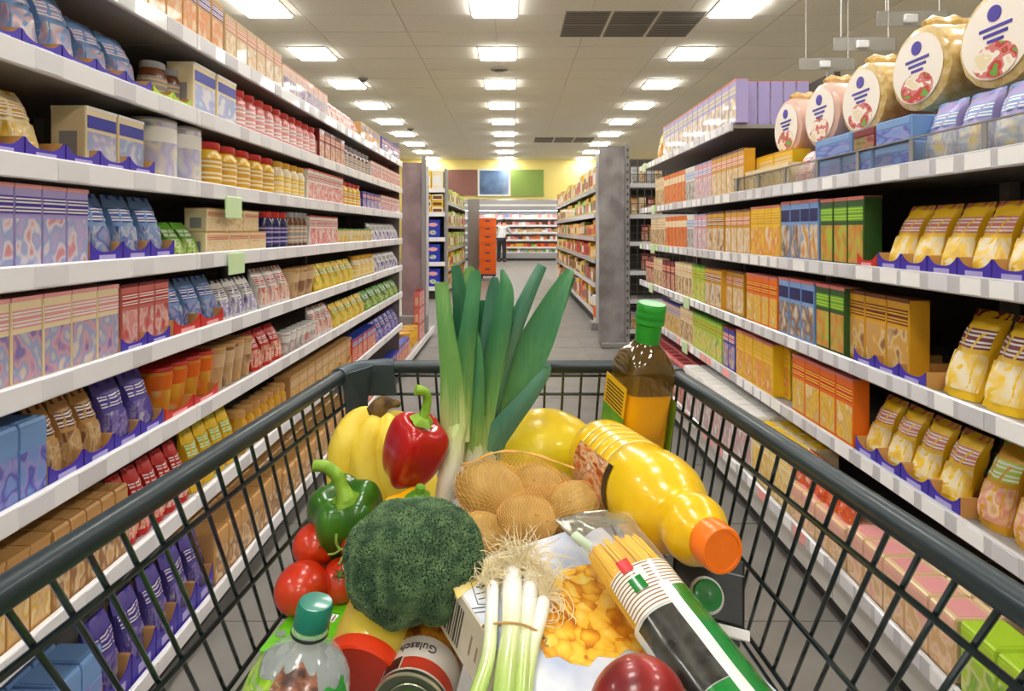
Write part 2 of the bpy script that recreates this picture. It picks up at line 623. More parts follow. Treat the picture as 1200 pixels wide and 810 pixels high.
# green shelf-edge flags on the left rails, pale green flags on the right ones
def flag(name, x, y, z, side, lab):
    t = link(name, mesh(name, gbox(-0.004, 0.004, -0.05, 0.05, -0.035, 0.035, 0.002), M_lab['green'], False), label=lab, cat='sign', loc=(x, y, z))
    return t
flag('shelf_flag', XL + 0.02, 1.84, LZ[2] - 0.06, -1, 'pale green shelf flag hanging under the third rail on the left')
flag('shelf_flag', XL + 0.02, 1.86, LZ[3] - 0.03, -1, 'pale green shelf flag over the fourth rail on the left')
for i, (px, li, w) in enumerate(((768, 1, 'upper'), (767, 2, 'middle'), (765, 3, 'lower'), (807, 3, 'lower'), (805, 4, 'lowest'), (757, 0, 'top'))):
    d = F * XR / (px - 600)
    flag('shelf_flag', XR - 0.014, d, RZ[li] - 0.02, 1, f"pale green price flag on the {w} right rail, {'nearer one' if px > 800 else 'by the far end'}")

# clear guard on the front edge of the right shelf that carries the round packs
M_guard = mat('clear_guard', (245, 246, 246), rough=0.05, trans=0.9, ior=1.1, alpha=0.35)
g = thing('shelf_guard', 'clear plastic guard strip along the right shelf of round packs', 'guard', (XR + 0.007, 0.8, RZ[1] + 0.0135))
part('strip', gbox(0.0, 0.004, 0, 2.0, 0, 0.062), M_guard, g, smooth=False)
part('top_edge', gbox(-0.001, 0.005, 0, 2.0, 0.062, 0.066), M_up, g, smooth=False)
for k in range(9):
    part('clip', gbox(-0.003, 0.0, 0.02 + 0.24 * k, 0.035 + 0.24 * k, 0, 0.06), M_up, g, smooth=False)
# ------------------------------------------------------------------ packaged goods: prototypes
# each prototype: list of (part name, mesh); local x along the shelf, y into the shelf (front at y = 0), z up
PROTO = {}
INK = {'red': (196, 40, 36), 'orange': (232, 112, 24), 'yellow': (240, 196, 40), 'gold': (214, 160, 40), 'cream': (240, 224, 184), 'white': (238, 236, 232),
       'blue': (40, 66, 176), 'navy': (30, 32, 92), 'sky': (120, 160, 214), 'purple': (96, 84, 172), 'lav': (170, 160, 214), 'pink': (232, 160, 160),
       'green': (96, 160, 44), 'lime': (172, 208, 52), 'dgreen': (44, 84, 40), 'brown': (110, 60, 32), 'tan': (206, 158, 96), 'beige': (222, 192, 150),
       'grey': (150, 150, 156), 'black': (36, 32, 32), 'wine': (124, 32, 44), 'rose': (214, 118, 112), 'choc': (78, 44, 30), 'violet': (62, 44, 164)}

def ink(n, rough=0.4, coat=0.15):
    return mat('ink_' + n, INK[n], rough=rough, coat=coat)

def soften(cs, k=0.4):
    m = [sum(c[i] for c in cs) / len(cs) for i in range(3)]
    return [tuple(c[i] * (1 - k) + m[i] * k for i in range(3)) for c in cs]

def picture(cols, scale=3.5):
    return ramp_mat('picture_' + '_'.join(cols) + str(scale), soften([INK[c] for c in cols]), scale=scale * 0.75, detail=0.6, rough=0.35, coat=0.2, constant=False)

def lines_mat(a, b):
    nm = f'printed_lines_{a}_{b}'
    return ramp_mat(nm, [INK[x] for x in (a, b, a, b, a, a, b, a, b, a)], axis=2, rough=0.4)

def carton(key, w, h, d, base, band, pic, top=None, strip=None):
    b = ink(base)
    L = [('body', mesh('carton_body', gbox(-w / 2, w / 2, 0, d, 0, h, 0.0025), b, False)),
         ('picture_panel', mesh('picture_panel', gbox(-w * 0.46, w * 0.46, -0.0008, 0.002, h * 0.06, h * 0.60), picture(pic), False)),
         ('brand_band', mesh('brand_band', gbox(-w * 0.46, w * 0.46, -0.0012, 0.002, h * 0.66, h * 0.86), lines_mat(band, strip or 'white'), False))]
    if top:
        L.append(('top_flap', mesh('top_flap', gbox(-w * 0.495, w * 0.495, -0.001, d, h * 0.955, h + 0.001), ink(top), False)))
    L.append(('side_panel', mesh('side_panel', gbox(-w / 2 - 0.0006, -w / 2 + 0.001, d * 0.25, d * 0.75, h * 0.15, h * 0.6), ink('beige' if base not in ('cream', 'white') else 'grey'), False)))
    PROTO[key] = (w, h, d, L)

def jar(key, w, h, body, lid, label, rough=0.2):
    r = w / 2
    prof = [(r * 0.9, 0), (r, 0.006), (r, h * 0.72), (r * 0.8, h * 0.82), (r * 0.78, h * 0.86)]
    def sh(g):
        return [(x, y + r, z) for x, y, z in g[0]], g[1]
    L = [('body', mesh('jar_body', sh(lathe(prof, 14)), mat('jar_' + body, INK[body], rough=rough, coat=0.5))),
         ('lid', mesh('jar_lid', sh(lathe([(r * 0.86, h * 0.84), (r * 0.88, h * 0.86), (r * 0.88, h * 0.985), (r * 0.82, h)], 14)), ink(lid, 0.3, 0.4))),
         ('label', mesh('jar_label', sh(lathe([(r * 1.012, h * 0.14), (r * 1.012, h * 0.64)], 14, cap=False)), lines_mat(*label)))]
    PROTO[key] = (w, h, w, L)

def tin(key, w, h, body, top, pic):
    r = w / 2
    def sh(g):
        return [(x, y + r, z) for x, y, z in g[0]], g[1]
    L = [('body', mesh('tin_body', sh(lathe([(r, 0), (r * 1.02, 0.004), (r, 0.008), (r, h - 0.008), (r * 1.02, h - 0.004), (r, h), (r * 0.94, h - 0.002)], 16)), mat('tin_metal', (200, 200, 204), rough=0.3, metal=0.9))),
         ('label', mesh('tin_label', sh(lathe([(r * 1.01, 0.01), (r * 1.01, h - 0.01)], 16, cap=False)), picture(pic, 2.5))),
         ('brand_band', mesh('tin_band', sh(lathe([(r * 1.02, h * 0.62), (r * 1.02, h * 0.86)], 16, cap=False)), ink(body))),
         ('rim', mesh('tin_rim', sh(lathe([(r * 1.02, h - 0.006), (r * 1.03, h - 0.001), (r * 0.97, h + 0.001)], 16)), ink(top)))]
    PROTO[key] = (w, h, w, L)

def pouch(key, w, h, d, base, pic, seal=None, lean=0.25):
    def fn(u, v):
        a = 2 * PI * v
        z = h * u
        prof = math.sin(PI * min(max(u * 0.92 + 0.10, 0.02), 0.985)) ** 0.55
        if u > 0.92:
            prof *= max(0.0, (1 - u) / 0.08) * 0.9 + 0.1
        wx = w / 2 * (0.94 + 0.06 * math.cos(PI * u * 2))
        c, s = math.cos(a), math.sin(a)
        x = wx * math.copysign(abs(c) ** 0.6, c)
        y = d / 2 * prof * math.copysign(abs(s) ** 0.9, s) + d / 2
        wob = 0.004 * math.sin(9 * u + 5 * v * 6.28)
        return (x + wob * 0.5, y + wob + lean * z, z)
    g = surf(fn, 10, 14, closed_v=True)
    V, Fc = g
    Fc = Fc + [tuple(range(14)), tuple(10 * 14 + i for i in reversed(range(14)))]
    def patch(u0, u1, v0, v1, off):
        def f2(u, v):
            p = fn(u0 + (u1 - u0) * u, v0 + (v1 - v0) * v)
            return (p[0], p[1] - off, p[2])
        return surf(f2, 5, 6)
    L = [('bag_body', mesh('pouch_body', (V, Fc), ink(base, 0.3, 0.4))),
         ('picture_panel', mesh('pouch_picture', patch(0.10, 0.52, 0.545, 0.955, 0.0015), picture(pic, 3.0))),
         ('brand_band', mesh('pouch_brand', patch(0.58, 0.80, 0.56, 0.94, 0.0015), lines_mat(seal or 'red', 'white'))),
         ('top_seal', mesh('pouch_seal', patch(0.93, 1.0, 0.51, 0.99, 0.001), ink(seal or base)))]
    PROTO[key] = (w, h, d, L)

def cup(key, w, h, body, lid, pic):
    r = w / 2
    def sh(g):
        return [(x, y + r, z) for x, y, z in g[0]], g[1]
    L = [('body', mesh('cup_body', sh(lathe([(r * 0.72, 0), (r * 0.74, 0.004), (r * 0.97, h * 0.93)], 14)), picture(pic, 2.0))),
         ('lid', mesh('cup_lid', sh(lathe([(r, h * 0.92), (r, h * 0.97), (r * 0.95, h)], 14)), ink(lid))),
         ('band', mesh('cup_band', sh(lathe([(r * 0.9, h * 0.55), (r * 0.985, h * 0.85)], 14, cap=False)), ink(body)))]
    PROTO[key] = (w, h, w, L)

def multipack(key, w, h, d, base, cols):
    L = [('body', mesh('pack_body', gbox(-w / 2, w / 2, 0, d, 0, h, 0.004), ink(base), False)),
         ('front_print', mesh('pack_print', gbox(-w * 0.47, w * 0.47, -0.001, 0.002, h * 0.05, h * 0.62), picture(cols, 3.0), False)),
         ('brand_band', mesh('pack_band', gbox(-w * 0.47, w * 0.47, -0.0012, 0.002, h * 0.68, h * 0.93), lines_mat(cols[0], cols[-1]), False)),
         ('top_print', mesh('pack_top', gbox(-w * 0.4, w * 0.4, d * 0.15, d * 0.85, h - 0.001, h + 0.001), ink(cols[0]), False))]
    PROTO[key] = (w, h, d, L)

def tray(key, w, h, d, base, inside='tan', scallop=True):
    n = 12
    fv, ff = [], []
    for i in range(n + 1):
        x = -w / 2 + w * i / n
        u = i / n
        top = h * (0.55 + 0.45 * abs(2 * u - 1) ** 3.0) if scallop else h
        for y in (0.0, 0.003):
            fv += [(x, y, 0.0), (x, y, top)]
    for i in range(n):
        a, b = i * 4, i * 4 + 4
        ff += [(a, b, b + 1, a + 1), (a + 2, a + 3, b + 3, b + 2), (a + 1, b + 1, b + 3, a + 3), (a, a + 2, b + 2, b)]
    ff += [(0, 1, 3, 2), (n * 4, n * 4 + 2, n * 4 + 3, n * 4 + 1)]
    L = [('tray_floor', mesh('tray_floor', join(gbox(-w / 2, w / 2, 0.003, d, 0, 0.003), gbox(-w / 2, -w / 2 + 0.003, 0.003, d, 0.003, h), gbox(w / 2 - 0.003, w / 2, 0.003, d, 0.003, h)), ink(inside, 0.7, 0), False)),
         ('tray_front', mesh('tray_front', (fv, ff), ink(base), False)),
         ('print_panel', mesh('tray_print', gbox(-w * 0.26, w * 0.26, -0.001, 0.0, h * 0.15, h * 0.42), ink('lav' if base != 'red' else 'pink'), False))]
    PROTO[key] = (w, h, d, L)

# cartons of the right-hand shelves
carton('biscuit_cream', 0.07, 0.21, 0.055, 'cream', 'gold', ['cream', 'tan', 'brown', 'cream'], 'beige')
carton('biscuit_orange', 0.08, 0.21, 0.055, 'orange', 'cream', ['orange', 'tan', 'orange', 'red'], 'orange', 'cream')
carton('biscuit_dots', 0.06, 0.21, 0.055, 'white', 'sky', ['white', 'black', 'white', 'grey'], 'white', 'white')
carton('biscuit_pink', 0.07, 0.21, 0.055, 'pink', 'lav', ['pink', 'lav', 'white', 'beige'], 'lav', 'white')
carton('biscuit_brown', 0.075, 0.215, 0.055, 'gold', 'wine', ['brown', 'cream', 'white', 'tan'], 'choc', 'cream')
carton('biscuit_beige', 0.075, 0.215, 0.055, 'gold', 'rose', ['cream', 'tan', 'beige', 'white'], 'brown', 'cream')
carton('cereal_yellow', 0.085, 0.22, 0.055, 'yellow', 'gold', ['yellow', 'gold', 'orange', 'white'], 'rose', 'yellow')
carton('cereal_orange', 0.09, 0.22, 0.055, 'orange', 'red', ['gold', 'yellow', 'tan', 'cream'], 'rose', 'yellow')
carton('muesli_navy', 0.10, 0.23, 0.06, 'sky', 'navy', ['sky', 'choc', 'tan', 'white'], 'rose', 'navy')
carton('muesli_amber', 0.10, 0.23, 0.06, 'sky', 'navy', ['orange', 'gold', 'white', 'sky'], 'rose', 'navy')
carton('muesli_green', 0.10, 0.23, 0.06, 'dgreen', 'green', ['lime', 'tan', 'orange', 'green'], 'rose', 'lime')
carton('muesli_tan', 0.10, 0.23, 0.06, 'gold', 'brown', ['tan', 'gold', 'cream', 'brown'], 'brown', 'gold')
carton('biscuit_red', 0.06, 0.20, 0.05, 'wine', 'red', ['rose', 'cream', 'wine', 'tan'], 'wine', 'cream')
carton('biscuit_lime', 0.065, 0.21, 0.05, 'lime', 'green', ['lime', 'yellow', 'cream', 'green'], 'green', 'yellow')
carton('biscuit_purple', 0.06, 0.20, 0.05, 'beige', 'purple', ['cream', 'tan', 'yellow', 'brown'], 'purple', 'cream')
carton('cereal_blue', 0.07, 0.21, 0.055, 'blue', 'red', ['sky', 'cream', 'rose', 'blue'], 'wine', 'white')
carton('dessert_purple', 0.095, 0.215, 0.06, 'lav', 'grey', ['white', 'cream', 'tan', 'grey'], 'rose', 'cream')
carton('wafer_yellow', 0.08, 0.10, 0.05, 'cream', 'yellow', ['cream', 'yellow', 'beige', 'white'], 'cream')
carton('wafer_box', 0.16, 0.12, 0.08, 'yellow', 'gold', ['yellow', 'gold', 'cream', 'yellow'], 'gold', 'cream')
# left-hand shelves
carton('tea_tan', 0.10, 0.16, 0.07, 'tan', 'blue', ['tan', 'orange', 'beige', 'cream'], 'beige', 'cream')
carton('tea_beige', 0.09, 0.13, 0.07, 'beige', 'rose', ['cream', 'beige', 'tan', 'white'], 'beige', 'cream')
carton('pudding_blue', 0.09, 0.17, 0.07, 'lav', 'violet', ['lav', 'sky', 'white', 'rose'], 'pink', 'white')
carton('pudding_pink', 0.10, 0.18, 0.07, 'cream', 'pink', ['cream', 'sky', 'pink', 'purple'], 'pink', 'white')
carton('rice_red', 0.09, 0.16, 0.06, 'rose', 'red', ['pink', 'white', 'rose', 'red'], 'wine', 'white')
carton('sauce_cream', 0.13, 0.085, 0.07, 'cream', 'red', ['cream', 'beige', 'cream', 'tan'], 'tan', 'cream')
carton('sauce_redwhite', 0.06, 0.14, 0.05, 'white', 'red', ['white', 'pink', 'red', 'white'], 'red', 'white')
carton('flour_white', 0.12, 0.165, 0.08, 'cream', 'blue', ['white', 'lav', 'sky', 'white'], 'white', 'violet')
carton('mix_blue', 0.05, 0.12, 0.05, 'violet', 'red', ['violet', 'sky', 'white', 'red'], 'blue', 'white')
carton('mix_red', 0.05, 0.12, 0.05, 'white', 'red', ['rose', 'white', 'red', 'lav'], 'red', 'white')
carton('pasta_tan', 0.09, 0.15, 0.07, 'tan', 'beige', ['tan', 'beige', 'gold', 'cream'], 'tan', 'beige')
carton('snack_redblue', 0.10, 0.14, 0.07, 'red', 'violet', ['rose', 'tan', 'red', 'cream'], 'blue', 'white')
jar('sauce_jar_red', 0.075, 0.14, 'rose', 'red', ('pink', 'white'))
jar('sauce_jar_yellow', 0.085, 0.14, 'yellow', 'red', ('gold', 'cream'))
jar('jar_cream', 0.075, 0.135, 'cream', 'gold', ('cream', 'yellow'))
jar('jar_navy', 0.075, 0.15, 'navy', 'red', ('navy', 'lav'))
jar('jar_brown', 0.07, 0.15, 'brown', 'grey', ('grey', 'beige'))
jar('jar_amber', 0.08, 0.13, 'gold', 'tan', ('tan', 'gold'))
tin('tin_white', 0.11, 0.16, 'white', 'grey', ['white', 'lav', 'cream', 'sky'])
tin('tin_yellow', 0.16, 0.19, 'yellow', 'gold', ['yellow', 'gold', 'yellow', 'orange'])
pouch('bag_blue', 0.13, 0.16, 0.06, 'sky', ['sky', 'white', 'blue', 'lav'], 'blue', 0.2)
pouch('bag_paleblue', 0.15, 0.17, 0.07, 'sky', ['white', 'pink', 'sky', 'lav'], 'lav', 0.2)
pouch('bag_yellow', 0.14, 0.14, 0.06, 'cream', ['cream', 'yellow', 'gold', 'white'], 'gold', 0.3)
pouch('bag_violet', 0.13, 0.13, 0.05, 'purple', ['violet', 'lav', 'purple', 'white'], 'violet', 0.3)
pouch('bag_brown', 0.11, 0.13, 0.05, 'tan', ['brown', 'cream', 'tan', 'beige'], 'brown', 0.3)
pouch('bag_red', 0.11, 0.14, 0.05, 'red', ['orange', 'white', 'rose', 'cream'], 'red', 0.3)
pouch('bag_redwhite', 0.10, 0.14, 0.05, 'white', ['white', 'pink', 'cream', 'red'], 'red', 0.3)
pouch('bag_lime', 0.10, 0.11, 0.05, 'yellow', ['lime', 'yellow', 'cream', 'yellow'], 'lime', 0.3)
pouch('bag_green', 0.12, 0.11, 0.05, 'green', ['green', 'lime', 'cream', 'dgreen'], 'green', 0.4)
pouch('bag_white', 0.10, 0.13, 0.05, 'white', ['white', 'lav', 'grey', 'violet'], 'navy', 0.35)
pouch('snack_pouch', 0.115, 0.185, 0.06, 'yellow', ['cream', 'white', 'yellow', 'gold'], 'rose', 0.38)
pouch('snack_pouch_big', 0.14, 0.215, 0.08, 'yellow', ['white', 'cream', 'yellow', 'beige'], 'wine', 0.38)
pouch('muesli_bag', 0.14, 0.20, 0.09, 'gold', ['beige', 'rose', 'cream', 'tan'], 'lime', 0.3)
pouch('rice_bag', 0.15, 0.16, 0.07, 'lav', ['yellow', 'white', 'sky', 'cream'], 'sky', 0.2)
pouch('crisp_yellow', 0.13, 0.20, 0.06, 'yellow', ['yellow', 'orange', 'yellow', 'red'], 'yellow', 0.1)
pouch('orange_bag', 0.12, 0.12, 0.07, 'orange', ['red', 'orange', 'red', 'white'], 'orange', 0.3)
cup('noodle_cup', 0.11, 0.12, 'orange', 'red', ['yellow', 'gold', 'orange', 'cream'])
cup('noodle_cup_beige', 0.10, 0.12, 'beige', 'tan', ['cream', 'tan', 'beige', 'brown'])
cup('white_cup', 0.07, 0.09, 'white', 'white', ['white', 'grey', 'white', 'rose'])
cup('cream_cup', 0.07, 0.085, 'cream', 'green', ['cream', 'yellow', 'beige', 'white'])
multipack('multi_white', 0.09, 0.11, 0.09, 'white', ['white', 'grey', 'rose', 'white'])
multipack('multi_red', 0.08, 0.11, 0.09, 'rose', ['wine', 'rose', 'cream', 'wine'])
multipack('multi_pale', 0.09, 0.13, 0.10, 'beige', ['pink', 'cream', 'tan', 'beige'])
multipack('multi_yellow', 0.09, 0.11, 0.09, 'cream', ['yellow', 'cream', 'gold', 'cream'])
multipack('multi_lime', 0.12, 0.14, 0.10, 'lime', ['lime', 'cream', 'green', 'lime'])
multipack('multi_blue', 0.18, 0.072, 0.32, 'sky', ['sky', 'blue', 'lav', 'sky'])
multipack('multi_wine', 0.12, 0.06, 0.30, 'wine', ['wine', 'rose', 'green', 'wine'])
multipack('multi_lav', 0.12, 0.10, 0.10, 'sky', ['sky', 'lav', 'violet', 'sky'])
multipack('multi_tan', 0.13, 0.12, 0.12, 'tan', ['tan', 'brown', 'cream', 'tan'])
tray('tray_blue', 0.12, 0.05, 0.2, 'violet')
tray('tray_lime', 0.15, 0.035, 0.2, 'lime')
tray('tray_red', 0.12, 0.045, 0.2, 'red')
tray('tray_tan', 0.16, 0.05, 0.2, 'tan')

NAMES = {  # key prefix -> (object name, category, words)
    'biscuit_cream': ('biscuit_carton', 'carton', 'cream biscuit carton with brown picture'), 'biscuit_orange': ('biscuit_carton', 'carton', 'orange biscuit carton'),
    'biscuit_dots': ('biscuit_carton', 'carton', 'white biscuit carton with black spots'), 'biscuit_pink': ('biscuit_carton', 'carton', 'pale pink biscuit carton'),
    'biscuit_brown': ('biscuit_carton', 'carton', 'gold-sided brown biscuit carton'), 'biscuit_beige': ('biscuit_carton', 'carton', 'gold-sided beige biscuit carton'),
    'cereal_yellow': ('cereal_carton', 'carton', 'yellow cereal carton'), 'cereal_orange': ('cereal_carton', 'carton', 'orange-topped gold cereal carton'),
    'muesli_navy': ('muesli_carton', 'carton', 'navy and pale blue muesli carton'), 'muesli_amber': ('muesli_carton', 'carton', 'navy and amber muesli carton'),
    'muesli_green': ('muesli_carton', 'carton', 'green muesli carton'), 'muesli_tan': ('muesli_carton', 'carton', 'tan and gold muesli carton'),
    'biscuit_red': ('biscuit_carton', 'carton', 'dark red biscuit carton'), 'biscuit_lime': ('biscuit_carton', 'carton', 'lime green biscuit carton'),
    'biscuit_purple': ('biscuit_carton', 'carton', 'purple-topped biscuit carton'), 'cereal_blue': ('cereal_carton', 'carton', 'blue cereal carton'),
    'dessert_purple': ('dessert_carton', 'carton', 'cream-fronted purple-sided carton'), 'wafer_yellow': ('wafer_carton', 'carton', 'small cream wafer carton'),
    'wafer_box': ('wafer_carton', 'carton', 'large yellow wafer carton'), 'tea_tan': ('tea_carton', 'carton', 'tan tea carton'), 'tea_beige': ('tea_carton', 'carton', 'pale beige tea carton'),
    'pudding_blue': ('pudding_carton', 'carton', 'pale blue and violet pudding carton'), 'pudding_pink': ('pudding_carton', 'carton', 'cream and pink pudding carton'),
    'rice_red': ('rice_carton', 'carton', 'rose red rice carton'), 'sauce_cream': ('sauce_carton', 'carton', 'flat cream carton with red print'),
    'sauce_redwhite': ('sauce_carton', 'carton', 'white carton with red cap band'), 'flour_white': ('flour_carton', 'carton', 'white flour carton with blue band'),
    'mix_blue': ('baking_carton', 'carton', 'small violet baking carton'), 'mix_red': ('baking_carton', 'carton', 'small red and white baking carton'),
    'pasta_tan': ('pasta_carton', 'carton', 'tan cardboard pasta carton'), 'snack_redblue': ('snack_carton', 'carton', 'red snack carton with blue edge'),
    'sauce_jar_red': ('sauce_jar', 'jar', 'rose sauce jar with red lid'), 'sauce_jar_yellow': ('sauce_jar', 'jar', 'yellow sauce jar with red lid'),
    'jar_cream': ('preserve_jar', 'jar', 'cream preserve jar with gold lid'), 'jar_navy': ('preserve_jar', 'jar', 'navy jar with red lid'),
    'jar_brown': ('preserve_jar', 'jar', 'brown jar with grey lid'), 'jar_amber': ('preserve_jar', 'jar', 'amber jar with tan lid'),
    'tin_white': ('food_tin', 'tin', 'wide white tin'), 'tin_yellow': ('food_tin', 'tin', 'large yellow tin bucket'),
    'bag_blue': ('food_bag', 'bag', 'bright blue bag'), 'bag_paleblue': ('food_bag', 'bag', 'pale blue and pink bag'), 'bag_yellow': ('food_bag', 'bag', 'cream and yellow bag'),
    'bag_violet': ('food_bag', 'bag', 'violet bag'), 'bag_brown': ('food_bag', 'bag', 'brown and cream bag'), 'bag_redwhite': ('food_bag', 'bag', 'white bag with red seal'),
    'bag_red': ('food_bag', 'bag', 'red bag'), 'bag_lime': ('food_bag', 'bag', 'yellow-green bag'), 'bag_green': ('food_bag', 'bag', 'slumped green bag'), 'bag_white': ('food_bag', 'bag', 'white bag with dark seal'),
    'snack_pouch_big': ('snack_pouch', 'pouch', 'large yellow and white pouch'), 'snack_pouch': ('snack_pouch', 'pouch', 'yellow snack pouch'),
    'muesli_bag': ('muesli_bag', 'bag', 'clear muesli bag with gold base'), 'rice_bag': ('rice_bag', 'bag', 'yellow and lilac bag'), 'crisp_yellow': ('crisp_bag', 'bag', 'bright yellow crisp bag'),
    'orange_bag': ('sweets_bag', 'bag', 'orange and red bag'), 'noodle_cup_beige': ('noodle_cup', 'cup', 'beige noodle cup'), 'noodle_cup': ('noodle_cup', 'cup', 'orange noodle cup'),
    'white_cup': ('food_cup', 'cup', 'small white cup'), 'cream_cup': ('food_cup', 'cup', 'small cream cup'),
    'multi_white': ('drink_multipack', 'pack', 'white drink multipack'), 'multi_red': ('drink_multipack', 'pack', 'dark red drink multipack'), 'multi_pale': ('drink_multipack', 'pack', 'pale peach multipack'),
    'multi_yellow': ('drink_multipack', 'pack', 'cream and yellow multipack'), 'multi_lime': ('drink_multipack', 'pack', 'lime green multipack'), 'multi_blue': ('crispbread_pack', 'pack', 'flat sky-blue crispbread pack'),
    'multi_wine': ('crispbread_pack', 'pack', 'flat wine-red crispbread pack'), 'multi_lav': ('drink_multipack', 'pack', 'sky-blue multipack'), 'multi_tan': ('drink_multipack', 'pack', 'tan cardboard multipack'),
    'tray_blue': ('display_tray', 'tray', 'violet-blue scalloped display tray'), 'tray_lime': ('display_tray', 'tray', 'lime green display tray'), 'tray_red': ('display_tray', 'tray', 'red display tray'),
    'tray_tan': ('display_tray', 'tray', 'tan cardboard display tray')}
COUNT = {}

def put(key, x, y, z, rotz, shelf, w=None, h=None, tilt=0.0, where='from the near end', jit=0.0):
    pw, ph, pd, L = PROTO[key]
    nm, cat, words = NAMES[key]
    k = (shelf, words)
    COUNT[k] = COUNT.get(k, 0) + 1
    lab = f'{words}, {ordinal(COUNT[k])} {where} on {shelf}'
    o = link(nm, L[0][1], label=lab, cat=cat, group=f'{words}s on {shelf}')
    o.location = (x, y, z)
    o.rotation_euler = (tilt, 0, rotz + random.uniform(-jit, jit))
    o.scale = ((w or pw) / pw, 1.0, (h or ph) / ph)
    for pn, me in L[1:]:
        link(pn, me, o)
    return o

def run(side, li, pxa, pxb, key, n, h=None, back=0.012, dz=0.0, rows=1, gap=0.96, jit=0.03):
    """n items between two photo columns on a shelf of one side; items counted from the near end"""
    if key.startswith('tray'):
        back = max(back, 0.0075)
    if side > 0 and li == len(RZ) - 1:
        back -= 0.08
    X = (XR + back) if side > 0 else (XL - back)
    zs = RZ if side > 0 else LZ
    nm = ('right', 'left')[side < 0]
    shelf = f"{nm} {('top', 'second', 'third', 'fourth', 'fifth', 'sixth', 'seventh', 'bottom')[li] if li < len(zs) - 1 else 'bottom'} shelf"
    ya, yb = sorted((F * abs(X) / abs(pxa - 600), F * abs(X) / abs(pxb - 600)))
    yb = min(yb, 4.78 if side > 0 else 4.73)
    step = (yb - ya) / n
    if PROTO[key][3][0][0] == 'bag_body':
        gap, jit = 0.86, 0.01
    pw, ph, pd, L = PROTO[key]
    for r in range(rows):
        for i in range(n):
            y = ya + step * (i + 0.5)
            x = X + (1 if side > 0 else -1) * r * (pd + 0.004)
            put(key, x, y, zs[li] + dz + 0.0012, -PI / 2 if side > 0 else PI / 2, shelf, w=step * gap, h=h, jit=jit if not key.startswith('tray') else 0.0)

R, Lf = 1, -1
# right top shelf (bays three and four)
run(R, 0, 768, 776, 'crisp_yellow', 1, h=0.2)
run(R, 0, 777, 863, 'dessert_purple', 14, jit=0.01)
for r in range(1, 6):
    put('dessert_purple', XR + 0.012 + r * 0.064, 2.865, RZ[0] + 0.0012, -PI / 2, 'right top shelf', w=0.088, where='behind its front neighbour')
# right second shelf
run(R, 1, 768, 778, 'biscuit_cream', 4)
run(R, 1, 778, 803, 'biscuit_orange', 7)
run(R, 1, 803, 814, 'biscuit_dots', 3)
run(R, 1, 814, 834, 'biscuit_pink', 4)
run(R, 1, 834, 872, 'biscuit_beige', 6)
run(R, 1, 873, 925, 'wafer_yellow', 6, h=0.095)
run(R, 1, 872, 928, 'wafer_box', 3, back=0.075, h=0.165)
run(R, 1, 927, 952, 'bag_redwhite', 2, h=0.13)
run(R, 1, 954, 1070, 'multi_blue', 3, rows=1)
run(R, 1, 1000, 1025, 'multi_wine', 1, dz=0.072, h=0.07)
run(R, 1, 954, 998, 'multi_blue', 1, dz=0.073)
run(R, 1, 1026, 1068, 'multi_blue', 1, dz=0.073)
run(R, 1, 1072, 1420, 'rice_bag', 6, h=0.17, back=0.03)
# right third shelf
run(R, 2, 763, 780, 'biscuit_cream', 5)
run(R, 2, 780, 805, 'biscuit_orange', 6)
run(R, 2, 805, 813, 'biscuit_dots', 2)
run(R, 2, 813, 828, 'biscuit_pink', 3)
run(R, 2, 828, 848, 'biscuit_brown', 3)
run(R, 2, 850, 879, 'biscuit_beige', 4)
run(R, 2, 880, 914, 'cereal_yellow', 4, h=0.222)
run(R, 2, 915, 938, 'muesli_navy', 2)
run(R, 2, 938, 959, 'muesli_amber', 2, h=0.23)
run(R, 2, 961, 1012, 'muesli_green', 3, h=0.225)
run(R, 2, 1004, 1027, 'tray_red', 1, back=0.008)
run(R, 2, 1028, 1420, 'tray_blue', 8, back=0.008, h=0.052)
run(R, 2, 1030, 1418, 'snack_pouch', 8, back=0.024, dz=0.004)
# right fourth shelf
run(R, 3, 757, 766, 'biscuit_red', 3)
run(R, 3, 766, 776, 'biscuit_cream', 3)
run(R, 3, 776, 791, 'biscuit_red', 3)
run(R, 3, 791, 811, 'biscuit_cream', 5)
run(R, 3, 811, 826, 'biscuit_lime', 3)
run(R, 3, 826, 845, 'biscuit_brown', 3)
run(R, 3, 846, 872, 'biscuit_beige', 2, back=0.04)
run(R, 3, 875, 911, 'cereal_orange', 4, h=0.222)
run(R, 3, 912, 954, 'muesli_navy', 3)
run(R, 3, 956, 990, 'muesli_green', 2)
run(R, 3, 992, 1066, 'muesli_tan', 3, h=0.22, back=0.03, dz=0.004)
run(R, 3, 1000, 1085, 'tray_blue', 3, back=0.006, h=0.045)
run(R, 3, 1090, 1420, 'snack_pouch_big', 5, back=0.02)
# right fifth shelf
run(R, 4, 775, 797, 'biscuit_purple', 6)
run(R, 4, 797, 812, 'biscuit_cream', 3)
run(R, 4, 812, 846, 'biscuit_lime', 6)
run(R, 4, 847, 861, 'cereal_blue', 2)
run(R, 4, 862, 906, 'cereal_yellow', 4)
run(R, 4, 906, 926, 'cereal_yellow', 1, back=0.06)
run(R, 4, 928, 1000, 'cereal_orange', 4)
run(R, 4, 1002, 1125, 'tray_blue', 4, back=0.006, h=0.05)
run(R, 4, 1004, 1120, 'snack_pouch', 4, back=0.024, dz=0.004, h=0.175)
run(R, 4, 1128, 1420, 'muesli_bag', 5, back=0.02)
